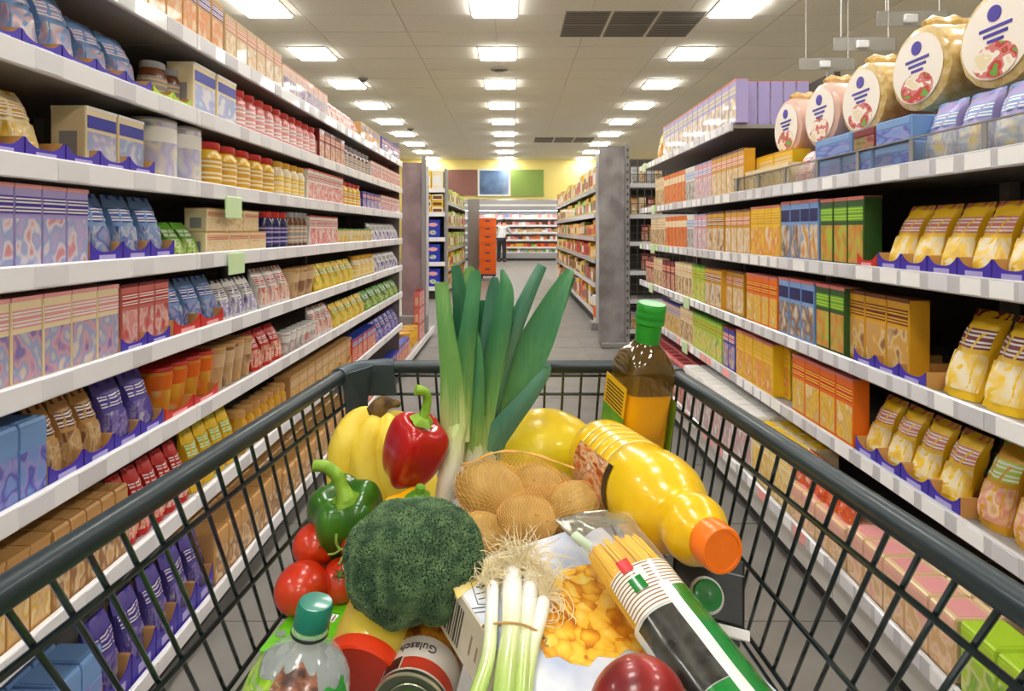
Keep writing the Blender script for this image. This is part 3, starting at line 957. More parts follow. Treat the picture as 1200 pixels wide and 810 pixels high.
# right bottom shelf
run(R, 5, 752, 800, 'multi_red', 10, rows=2, h=0.235)
run(R, 5, 801, 880, 'multi_white', 11, rows=2, h=0.245)
run(R, 5, 881, 925, 'multi_yellow', 4, rows=2, h=0.235)
run(R, 5, 926, 990, 'multi_pale', 4, rows=2)
run(R, 5, 926, 990, 'orange_bag', 5, dz=0.133, back=0.02, h=0.105)
run(R, 5, 992, 1120, 'multi_pale', 5, h=0.15, rows=2)
run(R, 5, 1125, 1440, 'multi_lime', 5, h=0.16)

# left shelves, top to bottom
run(Lf, 0, 60, 262, 'tea_tan', 9, h=0.165)
run(Lf, 0, 264, 330, 'tea_beige', 6, h=0.145)
run(Lf, 0, 332, 384, 'pudding_pink', 8, h=0.12)
run(Lf, 0, 386, 422, 'bag_redwhite', 6, h=0.13)
run(Lf, 0, 423, 446, 'tea_tan', 5, h=0.11)
run(Lf, 0, 447, 469, 'mix_blue', 6, h=0.11)
run(Lf, 1, -300, 178, 'tray_blue', 8, back=0.006, h=0.04)
run(Lf, 1, -300, 100, 'bag_paleblue', 6, back=0.02, dz=0.004, h=0.165)
run(Lf, 1, 102, 170, 'bag_paleblue', 2, back=0.03, dz=0.004, h=0.14)
run(Lf, 1, 180, 224, 'tray_lime', 2, back=0.006)
run(Lf, 1, 182, 222, 'jar_brown', 2, back=0.05, dz=0.004, h=0.12)
run(Lf, 1, 226, 278, 'flour_white', 2, h=0.15)
run(Lf, 1, 280, 372, 'sauce_jar_red', 10, h=0.142)
run(Lf, 1, 374, 404, 'biscuit_red', 5, h=0.15)
run(Lf, 1, 405, 434, 'jar_brown', 6, h=0.14)
run(Lf, 1, 435, 469, 'mix_red', 8, h=0.12)
run(Lf, 2, -300, 182, 'tray_blue', 8, back=0.006, h=0.045)
run(Lf, 2, -300, 62, 'bag_yellow', 5, back=0.02, dz=0.004)
run(Lf, 2, 100, 170, 'flour_white', 2, back=0.03, dz=0.004, h=0.14)
run(Lf, 2, 186, 246, 'tin_white', 2, h=0.168)
run(Lf, 2, 248, 326, 'sauce_jar_yellow', 5, h=0.145)
run(Lf, 2, 327, 360, 'jar_cream', 4, h=0.145)
run(Lf, 2, 361, 402, 'sauce_redwhite', 7, h=0.15)
run(Lf, 2, 403, 424, 'sauce_jar_yellow', 4, h=0.14)
run(Lf, 2, 425, 446, 'mix_blue', 5, h=0.11)
run(Lf, 2, 447, 469, 'mix_red', 6, h=0.12)
run(Lf, 3, -300, 104, 'pudding_blue', 9, h=0.165)
run(Lf, 3, 106, 205, 'tray_blue', 3, back=0.006, h=0.05)
run(Lf, 3, 108, 200, 'bag_blue', 3, back=0.02, dz=0.004)
run(Lf, 3, 206, 240, 'bag_green', 2, h=0.1)
run(Lf, 3, 242, 312, 'sauce_cream', 3, h=0.072)
run(Lf, 3, 242, 304, 'sauce_cream', 3, h=0.072, dz=0.073)
run(Lf, 3, 314, 340, 'jar_navy', 3, h=0.15)
run(Lf, 3, 341, 362, 'jar_brown', 4, h=0.155)
run(Lf, 3, 363, 396, 'sauce_redwhite', 5, h=0.145)
run(Lf, 3, 397, 438, 'cream_cup', 10, h=0.085)
run(Lf, 3, 439, 469, 'bag_white', 7, h=0.13)
run(Lf, 4, -300, 140, 'pudding_pink', 9, h=0.17)
run(Lf, 4, 142, 198, 'rice_red', 3, h=0.16, back=0.024, dz=0.004)
run(Lf, 4, 142, 200, 'tray_blue', 2, back=0.002, h=0.04)
run(Lf, 4, 202, 262, 'bag_blue', 3, h=0.15, back=0.024, dz=0.004)
run(Lf, 4, 204, 262, 'tray_red', 2, back=0.004, h=0.05)
run(Lf, 4, 264, 308, 'bag_white', 3, h=0.13)
run(Lf, 4, 310, 345, 'bag_redwhite', 3, h=0.15)
run(Lf, 4, 346, 372, 'noodle_cup_beige', 3, h=0.13)
run(Lf, 4, 373, 418, 'bag_lime', 6, h=0.13)
run(Lf, 4, 419, 440, 'jar_cream', 4, h=0.14)
run(Lf, 4, 441, 469, 'bag_white', 6, h=0.13)
run(Lf, 5, -300, 55, 'multi_lav', 7, h=0.15)
run(Lf, 5, 57, 192, 'tray_blue', 4, back=0.006, h=0.045)
run(Lf, 5, 58, 130, 'bag_brown', 3, back=0.02, dz=0.004, h=0.15)
run(Lf, 5, 132, 190, 'bag_violet', 2, back=0.02, dz=0.004, h=0.15)
run(Lf, 5, 193, 256, 'noodle_cup', 4, h=0.135, back=0.024, dz=0.004)
run(Lf, 5, 193, 256, 'tray_red', 2, back=0.002, h=0.04)
run(Lf, 5, 258, 300, 'noodle_cup_beige', 4, h=0.14)
run(Lf, 5, 301, 336, 'bag_red', 3, h=0.14)
run(Lf, 5, 337, 372, 'white_cup', 6)
run(Lf, 5, 373, 394, 'bag_redwhite', 3)
run(Lf, 5, 395, 430, 'bag_lime', 5, h=0.12)
run(Lf, 5, 431, 469, 'bag_green', 6, h=0.12)
run(Lf, 6, -300, 60, 'pasta_tan', 9, h=0.17)
run(Lf, 6, 62, 150, 'multi_tan', 5, h=0.17)
run(Lf, 6, 152, 228, 'bag_red', 5, h=0.17)
run(Lf, 6, 230, 282, 'bag_lime', 4, h=0.18)
run(Lf, 6, 284, 338, 'jar_amber', 7, h=0.15)
run(Lf, 6, 340, 412, 'pasta_tan', 9, h=0.15, back=0.024, dz=0.004)
run(Lf, 6, 340, 412, 'tray_tan', 5, back=0.002, h=0.06)
run(Lf, 6, 413, 440, 'snack_redblue', 5, h=0.14)
run(Lf, 6, 441, 469, 'bag_violet', 6, h=0.14)
run(Lf, 7, -350, 120, 'multi_lav', 10, h=0.18, rows=2)
run(Lf, 7, 122, 250, 'bag_violet', 5, h=0.18, back=0.03, dz=0.004)
run(Lf, 7, 122, 250, 'tray_blue', 5, h=0.08)
run(Lf, 7, 252, 330, 'multi_tan', 6, h=0.16, rows=2)
run(Lf, 7, 332, 420, 'multi_tan', 9, h=0.13, rows=2)
run(Lf, 7, 422, 468, 'snack_redblue', 9, h=0.13)

# round packs of crispbread standing on the flat packs
M_wrap = mat('gold_wrapper', (206, 170, 96), rough=0.3, coat=0.6, var=(40.0, (232, 208, 150), 1.0), bump=(30, 0.4, 0.004))
M_pinkw = mat('blush_wrapper', (228, 190, 176), rough=0.3, coat=0.6, bump=(30, 0.4, 0.004))
M_round = ramp_mat('round_label', [INK['cream'], (250, 240, 226), INK['rose'], INK['red'], INK['green']], scale=2.2, rough=0.3, coat=0.4)
M_roundw = mat('round_label_white', (250, 242, 230), rough=0.3, coat=0.4)
M_vio = ink('violet')
for i, (y, warm) in enumerate(((2.47, 0), (2.2, 0), (1.94, 1), (1.67, 1), (1.40, 1), (1.13, 1))):
    R0 = 0.125
    zc = RZ[1] + 0.146 + R0 + (0.03 if i > 2 else 0.0)
    t = thing('crispbread_pack', f"large round {'golden' if warm else 'blush'} crispbread pack standing on edge, {ordinal(6 - i)} from the near end", 'pack', (XR + 0.11, y, zc - R0),
              group='round packs on the right second shelf')
    Mx = Matrix.Translation((0, 0, R0)) @ Matrix.Rotation(PI / 2, 4, 'Y')
    part('wrapped_stack', xf(lathe([(R0 * 0.80, 0.0), (R0 * 0.97, 0.008), (R0, 0.03), (R0 * 0.985, 0.08), (R0, 0.13), (R0 * 0.96, 0.19), (R0 * 0.6, 0.2)], 32,
                             mod=lambda a, t: 1 + 0.012 * math.sin(13 * a + 7 * t)), Mx), M_wrap if warm else M_pinkw, t)
    lab = part('label', xf(lathe([(R0 * 0.82, -0.003), (R0 * 0.80, 0.0)], 28), Mx), M_roundw, t)
    part('fruit_picture', xf(([(p[0] * 0.5 + 0.055, p[1] * 0.75, p[2]) for p in lathe([(R0 * 0.7, -0.005), (R0 * 0.7, -0.003)], 20)[0]], lathe([(1, 0), (1, 1)], 20)[1]), Mx), M_round, lab)
    part('emblem', xf(([(p[0] - 0.06, p[1], p[2]) for p in lathe([(0.02, -0.005), (0.02, -0.003)], 16)[0]], lathe([(1, 0), (1, 1)], 16)[1]), Mx), M_vio, lab)
    for q in range(3):
        part('print_line', gbox(-0.0046, -0.003, -0.05 + 0.012 * q, 0.045 - 0.012 * q, R0 + 0.022 - 0.016 * q, R0 + 0.030 - 0.016 * q), M_vio, lab, smooth=False)
    crest = [(0.02 + 0.028 * k, 0.006 * math.sin(k * 2.1), 2 * R0 + 0.006 + 0.012 * abs(math.sin(k * 1.7))) for k in range(6)]
    part('gathered_top', tube(crest, [0.01, 0.016, 0.014, 0.017, 0.014, 0.008], 8), M_wrap, t)
# ------------------------------------------------------------------ end displays between the near and far shelving
M_film = mat('grey_film_panel', (128, 122, 122), rough=0.35, coat=0.4, var=(6.0, (152, 148, 148), 1.0), bump=(14, 0.5, 0.01))
M_mauve = mat('mauve_panel', (150, 128, 132), rough=0.4, coat=0.4, var=(5.0, (128, 108, 112), 1.0), bump=(12, 0.4, 0.01))
M_wire = mat('rack_wire_dark', (96, 96, 98), rough=0.35, metal=0.6)
M_paper = mat('crumpled_film', (214, 212, 214), rough=0.25, coat=0.5, bump=(25, 0.8, 0.01))

def wrinkled(x0, x1, y, z0, z1, amp, n=8, m=30):
    def fn(u, v):
        x = x0 + (x1 - x0) * v
        z = z0 + (z1 - z0) * u
        return (x, y + amp * noise.noise(Vector((x * 9, z * 3, 1.7))), z)
    g = surf(fn, m, n)
    k = len(g[0])
    back = [(p[0], p[1] + 0.03, p[2]) for p in g[0]]
    V = g[0] + back
    Fc = list(g[1]) + [tuple(reversed([i + k for i in q])) for q in g[1]]
    W = n + 1
    for i in range(m):
        Fc.append((i * W, (i + 1) * W, (i + 1) * W + k, i * W + k))
        Fc.append((i * W + n, i * W + n + k, (i + 1) * W + n + k, (i + 1) * W + n))
    for j in range(n):
        Fc.append((j, j + k, j + 1 + k, j + 1))
        Fc.append((m * W + j, m * W + j + 1, m * W + j + 1 + k, m * W + j + k))
    return V, Fc

# right: film-covered end panel with a wire rack beside it
t = thing('aisle_divider', 'tall grey film-covered end panel beside the wire rack on the right', 'panel', (0, 0, 0))
part('film_sheet', wrinkled(0.92, 1.19, 6.0, 0.06, 2.13, 0.02), M_film, t)
part('post', gbox(1.195, 1.235, 5.985, 6.03, 0.0, 2.16), M_up, t, smooth=False)
for k in range(26):
    part('slot', gbox(1.208, 1.222, 5.982, 5.986, 0.12 + 0.078 * k, 0.15 + 0.078 * k), M_kick, t, smooth=False)
part('torn_film', wrinkled(0.895, 0.93, 6.05, 0.25, 2.05, 0.03, 4, 30), M_paper, t)
part('foot', gbox(0.94, 1.24, 5.95, 6.12, 0.003, 0.06, 0.01), M_up, t)
t = thing('wire_rack', 'dark wire grid rack with narrow shelves behind the green bottle cap', 'rack', (0, 0, 0))
for k in range(13):
    x = 1.26 + 0.075 * k
    part('grid_wire', gbox(x - 0.003, x + 0.003, 6.05, 6.056, 0.1, 2.0), M_wire, t, smooth=False)
for k in range(25):
    z = 0.12 + 0.078 * k
    part('grid_wire', gbox(1.25, 2.2, 6.044, 6.05, z - 0.003, z + 0.003), M_wire, t, smooth=False)
part('back_panel', gbox(1.25, 2.2, 6.5, 6.52, 0.0, 2.05), M_back, t, smooth=False)
for z in (1.73, 1.40, 1.11, 0.80, 0.50, 0.18):
    sh = part('shelf', gbox(1.25, 2.2, 6.06, 6.5, z - 0.02, z), M_shelfR, t, smooth=False)
    part('price_rail', gbox(1.25, 2.2, 6.035, 6.043, z - 0.035, z + 0.01), M_railR, sh, smooth=False)
for li, (z, keys) in enumerate(((1.731, ['biscuit_dots', 'biscuit_cream']), (1.401, ['biscuit_beige', 'biscuit_cream', 'biscuit_red']), (1.111, ['biscuit_red', 'biscuit_beige']), (0.801, ['biscuit_red']), (0.181, ['biscuit_purple', 'cereal_blue']))):
    for i in range(4 if li not in (2, 3) else 2):
        x0 = 1.31 if li not in (2, 3) else 1.42
        put(keys[i % len(keys)], x0 + 0.085 * i, 6.07, z, 0.0, f"wire rack {('top', 'second', 'third', 'fourth', 'bottom')[li]} level", h=0.19, where='from its post')

# left: mauve film panel with post, then tins and boxes on the low plinth
t = thing('aisle_divider', 'tall mauve film-covered end panel past the left shelves', 'panel', (0, 0, 0))
part('film_sheet', wrinkled(-1.22, -1.0, 6.3, 0.30, 1.99, 0.02), M_mauve, t)
part('post', gbox(-0.997, -0.955, 6.28, 6.33, 0.1015, 2.06), M_up, t, smooth=False)
part('clear_strip', wrinkled(-0.953, -0.925, 6.3, 0.3, 1.95, 0.015, 4, 26), M_paper, t)
part('foot', gbox(-1.25, -0.935, 6.25, 6.4, 0.1015, 0.30, 0.01), M_up, t)
t = thing('low_plinth', 'low white plinth running past the end of the left shelves', 'plinth', (0, 0, 0))
part('deck', gbox(-1.4, -0.93, 4.76, 6.75, 0.08, 0.1), M_shelf, t, smooth=False)
part('front_edge', gbox(-0.929, -0.915, 4.76, 6.75, 0.05, 0.115, 0.004), M_rail, t)
part('kick', gbox(-1.4, -0.97, 4.76, 6.7, 0.0, 0.079), M_kick, t, smooth=False)
PLN = 'the low left plinth'
for i in range(3):
    put('tin_yellow', -0.955, 5.38 + 0.19 * i, 0.102, PI / 2, PLN, w=0.17, h=0.17)
for i in range(4):
    put('snack_redblue', -0.95, 4.85 + 0.125 * i, 0.102, PI / 2, PLN, w=0.12, h=0.15)
for i in range(3):
    for j in range(3):
        put('rice_red', -0.95, 5.9 + 0.11 * i, 0.102 + 0.172 * j, PI / 2, PLN, w=0.10, h=0.17)
for i in range(4):
    for j in range(5):
        put('multi_red', -1.2, 4.95 + 0.24 * i, 0.102 + 0.242 * j, PI / 2, 'the plinth rear stack', w=0.22, h=0.24)

# ------------------------------------------------------------------ far shelving
FAR_COL = ['yellow', 'gold', 'lime', 'green', 'cream', 'orange', 'tan', 'beige', 'red', 'brown', 'white', 'olive', 'grass']
INK['olive'] = (150, 150, 60)
INK['grass'] = (170, 180, 80)
FARME = {c: mesh('far_pack_' + c, gbox(-0.5, 0.5, 0, 1, 0, 1, 0.03), ink(c), False) for c in FAR_COL}
FARLB = {c: mesh('far_pack_label_' + c, gbox(-0.4, 0.4, -0.006, 0.01, 0.2, 0.7), ink(c), False) for c in ('white', 'red', 'cream', 'brown')}

def far_unit(name_label, side, X, y0, y1, levels, depth, ztop, pal, shelfname, step):
    t = thing('shelving_unit', name_label, 'shelving', (0, 0, 0))
    s = side
    def bx(xa, xb, ya, yb, za, zb):
        xa, xb = X + s * xa, X + s * xb
        return gbox(min(xa, xb), max(xa, xb), ya, yb, za, zb)
    part('back_panel', bx(depth, depth + 0.03, y0, y1, 0.05, ztop), M_back, t, smooth=False)
    part('kick_plate', bx(0.05, 0.06, y0, y1, 0, 0.1), M_kick, t, smooth=False)
    for e in (y0 + 0.012, y1 - 0.012):
        part('end_frame', bx(0.02, depth, e - 0.012, e + 0.012, 0.02, ztop - 0.1), M_up, t, smooth=False)
    rnd = random.Random(5 if s > 0 else 9)
    for li, z in enumerate(levels):
        sh = part('shelf', bx(0.003, depth, y0 + 0.03, y1 - 0.03, z - 0.03, z), M_shelfR, t, smooth=False)
        part('price_rail', bx(-0.012, 0.002, y0, y1, z - 0.05, z + 0.012), M_railR, sh, smooth=False)
        y = y0 + 0.05
        k = 0
        ceil_z = (levels[li - 1] - 0.06) if li else z + 0.33
        while y < y1 - step - 0.02:
            w = step * rnd.uniform(0.85, 1.15)
            c = rnd.choice(pal[li % len(pal)])
            h = min(rnd.uniform(0.65, 0.95) * (ceil_z - z), 0.32)
            k += 1
            o = link('shelf_pack', FARME[c], label=f'{c} pack on the {shelfname}, {ordinal(li + 1)} level down, {ordinal(k)} from its near end', cat='pack',
                     group=f'packs on the {shelfname}', loc=(X + s * 0.015, y + w / 2, z + 0.001), rot=(0, 0, -s * PI / 2), scale=(w * 0.94, 0.22, h))
            link('label', FARLB[rnd.choice(['white', 'red', 'cream', 'brown'])], o)
            y += w
    return t

far_unit('far grey shelving unit on the right, past the film-covered panel', 1, 1.06, 7.25, 13.6, [1.78, 1.45, 1.15, 0.87, 0.56, 0.2], 0.5, 1.95,
         [['yellow', 'cream', 'tan', 'gold'], ['yellow', 'lime', 'gold', 'grass'], ['gold', 'yellow', 'green', 'olive', 'orange'], ['gold', 'yellow', 'lime', 'red'], ['olive', 'yellow', 'gold', 'brown'], ['orange', 'gold', 'yellow', 'brown']],
         'far right shelving', 0.24)
far_unit('far grey shelving unit on the left, behind the blue packs', -1, -1.22, 10.75, 15.0, [1.78, 1.33, 0.88, 0.5, 0.15], 0.5, 1.9,
         [['grass', 'lime', 'yellow', 'cream'], ['grass', 'olive', 'cream', 'yellow'], ['lime', 'grass', 'yellow', 'green'], ['olive', 'yellow', 'lime'], ['yellow', 'gold', 'tan']],
         'far left shelving', 0.24)
t = thing('storage_bucket', 'white and orange tub standing at the foot of the far right shelving', 'tub', (1.10, 7.16, 0.1))
part('body', lathe([(0.07, 0), (0.075, 0.01), (0.085, 0.3)], 16), ink('white'), t)
part('label', lathe([(0.0785, 0.05), (0.083, 0.2)], 16, cap=False), ink('orange'), t)
part('lid', lathe([(0.09, 0.3), (0.09, 0.32), (0.085, 0.325)], 16), ink('white'), t)
t = thing('low_plinth', 'grey base plinth at the foot of the far right shelving', 'plinth', (0, 0, 0))
part('deck', gbox(0.98, 1.24, 7.04, 7.24, 0.0, 0.1, 0.01), M_shelfR, t)

# end display of the far left shelving, facing the cart
t = thing('end_display', 'end display of white shelves with blue and yellow packs beyond the left aisle', 'shelving', (0, 0, 0))
ED = [1.98, 1.55, 1.10, 0.66, 0.22]
part('back_panel', gbox(-1.9, -1.23, 10.6, 10.63, 0.05, 2.0), M_back, t, smooth=False)
part('post', gbox(-1.225, -1.19, 10.28, 10.63, 0.0, 2.36), M_up, t, smooth=False)
for z in ED:
    sh = part('shelf', gbox(-1.9, -1.23, 10.2, 10.6, z - 0.03, z), M_shelf, t, smooth=False)
    part('price_rail', gbox(-1.9, -1.2, 10.17, 10.198, z - 0.06, z + 0.015), M_rail, sh, smooth=False)
part('kick_plate', gbox(-1.9, -1.23, 10.25, 10.27, 0, 0.16), M_kick, t, smooth=False)
M_bluep = mat('pack_royal_blue', (24, 48, 176), rough=0.3, coat=0.5)
M_pinko = mat('logo_pink', (236, 170, 178), rough=0.4)
body_me = mesh('blue_pack_body', gbox(-0.125, 0.125, 0, 0.2, 0, 0.33, 0.008), M_bluep, False)
oval_me = mesh('blue_pack_oval', xf(lathe([(0.085, 0), (0.085, 0.003)], 18, ay=0.42), Matrix.Translation((0, 0, 0.24)) @ Matrix.Rotation(PI / 2, 4, 'X')), M_pinko)
pic_me = mesh('blue_pack_picture', xf(lathe([(0.06, 0), (0.06, 0.002)], 14, ay=0.7), Matrix.Translation((0, 0, 0.1)) @ Matrix.Rotation(PI / 2, 4, 'X')), picture(['yellow', 'white', 'sky', 'green']))
for li in (2, 3, 4):
    for i in range(2 if li == 2 else 2):
        o = link('blue_pack', body_me, label=f"royal blue pack with pink oval, {('nearer the aisle', 'away from the aisle')[i]}, {('upper', 'middle', 'lower')[li - 2]} blue row", cat='pack',
                 group='royal blue packs on the end display', loc=(-1.42 - 0.27 * i, 10.22, ED[li] + 0.001))
        link('oval_logo', oval_me, o)
        link('picture', pic_me, o)
for li in (0, 1):
    for i in range(3):
        for j in range(1 if li == 0 else 3):
            z = ED[li] + 0.001 + (0.115 * j if li else 0)
            o = link('yellow_pack', FARME['yellow' if (i + j) % 2 else 'cream'], label=f"{'tall' if li == 0 else 'flat'} yellow pack on the end display, {ordinal(i + 1)} from the aisle, {ordinal(j + 1)} layer of {('top', 'second')[li]} shelf", cat='pack',
                     group='yellow packs on the end display', loc=(-1.34 - 0.21 * i, 10.22, z), scale=(0.2, 0.2, 0.34 if li == 0 else 0.11))
            link('label', FARLB['white' if li == 0 else 'brown'], o)
t = link('aisle_divider', mesh('end_panel_far', gbox(-1.17, -0.86, 15.05, 15.1, 0.0, 2.07, 0.01), M_up, False), label='plain grey end panel beside the orange crate stack', cat='panel')

# stack of orange crates
M_or = mat('crate_orange', (240, 104, 16), rough=0.4, coat=0.2)
M_orb = mat('crate_base_blue', (44, 48, 92), rough=0.5)
cr_geo = join(gbox(-0.21, 0.21, -0.2, 0.2, 0, 0.012), gbox(-0.21, 0.21, -0.2, -0.188, 0.012, 0.2, 0.003), gbox(-0.21, 0.21, 0.188, 0.2, 0.012, 0.2, 0.003), gbox(-0.21, -0.198, -0.188, 0.188, 0.012, 0.2, 0.003), gbox(0.198, 0.21, -0.188, 0.188, 0.012, 0.2, 0.003))
cr_me = mesh('crate_body', cr_geo, M_or, False)
rim_me = mesh('crate_rim', join(gbox(-0.22, 0.22, -0.212, -0.2, 0.17, 0.2), gbox(-0.22, -0.21, -0.2, 0.2, 0.17, 0.2), gbox(0.21, 0.22, -0.2, 0.2, 0.17, 0.2)), M_or, False)
hole_me = mesh('crate_grip', gbox(-0.06, 0.06, -0.202, -0.2, 0.11, 0.14), M_orb, False)
b = thing('crate_dolly', 'dark blue wheeled dolly under the orange crates', 'dolly', (-0.62, 14.6, 0))
part('deck', gbox(-0.21, 0.21, -0.2, 0.2, 0.08, 0.13, 0.01), M_orb, b)
for sx in (-0.15, 0.15):
    for sy in (-0.14, 0.14):
        part('wheel', xf(lathe([(0.04, -0.015), (0.04, 0.015)], 12), Matrix.Translation((sx, sy, 0.04)) @ Matrix.Rotation(PI / 2, 4, 'Y')), M_kick, b)
for k in range(7):
    o = link('plastic_crate', cr_me, label=f'orange plastic crate, {ordinal(k + 1)} from the bottom of its stack', cat='crate', group='stacked orange crates', loc=(-0.62 + 0.006 * (k % 2), 14.6, 0.131 + 0.2035 * k))
    link('rim', rim_me, o)
    link('grip_hole', hole_me, o)

# chilled cabinet along the back wall
CY = 23.2
M_steel = mat('cabinet_steel', (168, 168, 170), rough=0.35, metal=0.5)
M_cabw = mat('cabinet_white', (236, 236, 238), rough=0.4)
M_tube = mat('cabinet_tube_light', (255, 255, 255), emit=((248, 250, 255), 14.0))
t = thing('chiller_cabinet', 'long open chiller cabinet with white shelves below the wall signs', 'cabinet', (0, 0, 0))
part('back_panel', gbox(-4.2, 3.6, 24.0, 24.06, 0.1, 2.2), M_cabw, t, smooth=False)
part('header', gbox(-4.2, 3.6, CY - 0.1, 24.06, 2.06, 2.5, 0.04), M_steel, t)
part('header_trim', gbox(-4.2, 3.6, CY - 0.12, CY - 0.1, 2.22, 2.3), M_lampframe, t, smooth=False)
part('base', gbox(-4.2, 3.6, CY, 24.06, 0.0, 0.34, 0.03), M_steel, t)
part('kick', gbox(-4.2, 3.6, CY - 0.01, CY, 0.01, 0.1), M_kick, t, smooth=False)
part('tube_light', gbox(-4.1, 3.5, CY + 0.02, CY + 0.08, 2.03, 2.055), M_tube, t, smooth=False)
for e in (-4.2, 3.56):
    part('end_wall', gbox(e, e + 0.04, CY, 24.0, 0.34, 2.06), M_cabw, t, smooth=False)
CZ = [1.76, 1.46, 1.16, 0.86, 0.56]
for z in CZ + [0.345]:
    sh = part('shelf', gbox(-4.15, 3.55, CY + (0.25 if z > 0.4 else 0.05), 24.0, z - 0.03, z), M_cabw, t, smooth=False)
    part('shelf_edge', gbox(-4.15, 3.55, CY + (0.23 if z > 0.4 else 0.03), CY + (0.25 if z > 0.4 else 0.05), z - 0.07, z + 0.01), M_white, sh, smooth=False)
rnd = random.Random(11)
CP = [['white', 'pink', 'sky', 'cream'], ['rose', 'brown', 'white', 'pink'], ['pink', 'tan', 'white', 'beige'], ['orange', 'rose', 'white', 'brown'], ['red', 'orange', 'green', 'yellow'], ['grey', 'tan', 'white', 'green']]
for c in ('pink', 'sky', 'rose', 'grey'):
    FARME[c] = mesh('far_pack_' + c, gbox(-0.5, 0.5, 0, 1, 0, 1, 0.03), ink(c), False)
for li, z in enumerate(CZ + [0.345]):
    x, k = -1.55, 0
    while x < 2.1:
        w = rnd.uniform(0.1, 0.17)
        k += 1
        c = rnd.choice(CP[li])
        link('chilled_pack', FARME[c], label=f'{c} chilled pack, {ordinal(k)} from the crates on {ordinal(li + 1)} chiller shelf from top', cat='pack',
             group='chilled packs in the cabinet', loc=(x + w / 2, CY + (0.28 if li < 5 else 0.1), z + 0.001), scale=(w * 0.9, 0.2, rnd.uniform(0.09, 0.17) * (0.75 if li == 5 else 1)))
        x += w

# wall signs
M_br = mat('sign_brown', (138, 94, 84), rough=0.6)
M_gr = mat('sign_green', (134, 160, 76), rough=0.6)
M_scr = mat('sign_slate_blue', (40, 62, 100), rough=0.3, coat=0.5, var=(1.2, (112, 146, 186), 0.7))
def sign(px0, px1, py0, py1, label, m, round_left=0.0, border=None):
    d = WALL_Y - 0.05
    x0, x1 = (px0 - 600) / F * d, (px1 - 600) / F * d
    z0, z1 = H + (270 - py1) / F * d, H + (270 - py0) / F * d
    t = thing('wall_sign', label, 'sign', ((x0 + x1) / 2, d, z0))
    w, h = x1 - x0, z1 - z0
    pts = []
    if round_left:
        r = round_left
        for k in range(7):
            a = PI / 2 + PI / 2 * k / 6
            pts.append((-w / 2 + r + r * math.cos(a), h - r + r * math.sin(a)))
        for k in range(7):
            a = PI + PI / 2 * k / 6
            pts.append((-w / 2 + r + r * math.cos(a), r + r * math.sin(a)))
        pts += [(w / 2, 0), (w / 2, h)]
    else:
        pts = [(-w / 2, h), (-w / 2, 0), (w / 2, 0), (w / 2, h)]
    n = len(pts)
    V = [(x, -0.02, z) for x, z in pts] + [(x, 0.02, z) for x, z in pts]
    Fc = [tuple(range(n)), tuple(reversed(range(n, 2 * n)))] + [(i, i + n, (i + 1) % n + n, (i + 1) % n) for i in range(n)]
    part('board', (V, Fc), m, t, smooth=False)
    if border:
        b = 0.07
        part('border', join(gbox(-w / 2, w / 2, -0.03, -0.02, 0, b), gbox(-w / 2, w / 2, -0.03, -0.02, h - b, h), gbox(-w / 2, -w / 2 + b, -0.03, -0.02, b, h - b), gbox(w / 2 - b, w / 2, -0.03, -0.02, b, h - b)), border, t, smooth=False)
sign(519, 559, 199, 229, 'plain brown wall sign with rounded corners left of the dark blue sign', M_br, round_left=0.3)
sign(560, 598, 198, 230, 'dark blue wall sign with a silver border', M_scr, border=mat('sign_border_silver', (226, 226, 222), rough=0.35))
sign(599, 637, 199, 230, 'plain olive green wall sign right of the dark blue sign', M_gr)

# person at the chiller, seen from behind and bending towards the shelves
M_skin = mat('skin', (206, 150, 122), rough=0.5)
M_coat = mat('white_shirt', (226, 228, 232), rough=0.8)
M_trou = mat('dark_trousers', (52, 52, 60), rough=0.8)
M_hair = mat('dark_hair', (46, 34, 28), rough=0.6)

def skinned(name, pts, edges, radii, m, parent, sub=1):
    me = bpy.data.meshes.new(name)
    me.from_pydata(pts, edges, [])
    me.materials.append(m)
    o = link(name, me, parent)
    md = o.modifiers.new('Skin', 'SKIN')
    for v, r in zip(me.skin_vertices[0].data, radii):
        v.radius = (r, r)
    me.skin_vertices[0].data[0].use_root = True
    s = o.modifiers.new('Subdivision', 'SUBSURF')
    s.levels = sub
    s.render_levels = sub
    return o
pt = thing('person', 'person in a white shirt and dark trousers bending at the chiller beside orange crates', 'person', (-0.42, 22.3, 0), rot=(0, 0, -0.35))
bp = [(0, 0, 0.90), (0, 0.06, 1.08), (0, 0.16, 1.25), (0, 0.26, 1.38), (0, 0.31, 1.45), (0, 0.36, 1.54), (0, 0.37, 1.62),
      (-0.09, 0.0, 0.86), (-0.10, 0.0, 0.48), (-0.10, -0.03, 0.08), (-0.10, 0.10, 0.04), (0.09, 0, 0.86), (0.11, 0.05, 0.48), (0.11, 0.02, 0.08), (0.11, 0.15, 0.04),
      (-0.17, 0.25, 1.36), (-0.22, 0.30, 1.10), (-0.18, 0.48, 0.98), (-0.17, 0.55, 0.97), (0.17, 0.25, 1.36), (0.24, 0.36, 1.14), (0.20, 0.56, 1.12), (0.19, 0.64, 1.13)]
be = [(0, 1), (1, 2), (2, 3), (3, 4), (4, 5), (5, 6), (0, 7), (7, 8), (8, 9), (9, 10), (0, 11), (11, 12), (12, 13), (13, 14), (3, 15), (15, 16), (16, 17), (17, 18), (3, 19), (19, 20), (20, 21), (21, 22)]
br = [0.14, 0.13, 0.15, 0.12, 0.055, 0.09, 0.085, 0.09, 0.065, 0.045, 0.04, 0.09, 0.065, 0.045, 0.04, 0.06, 0.045, 0.035, 0.03, 0.06, 0.045, 0.035, 0.03]
skinned('body', bp, be, br, M_skin, pt, 2)
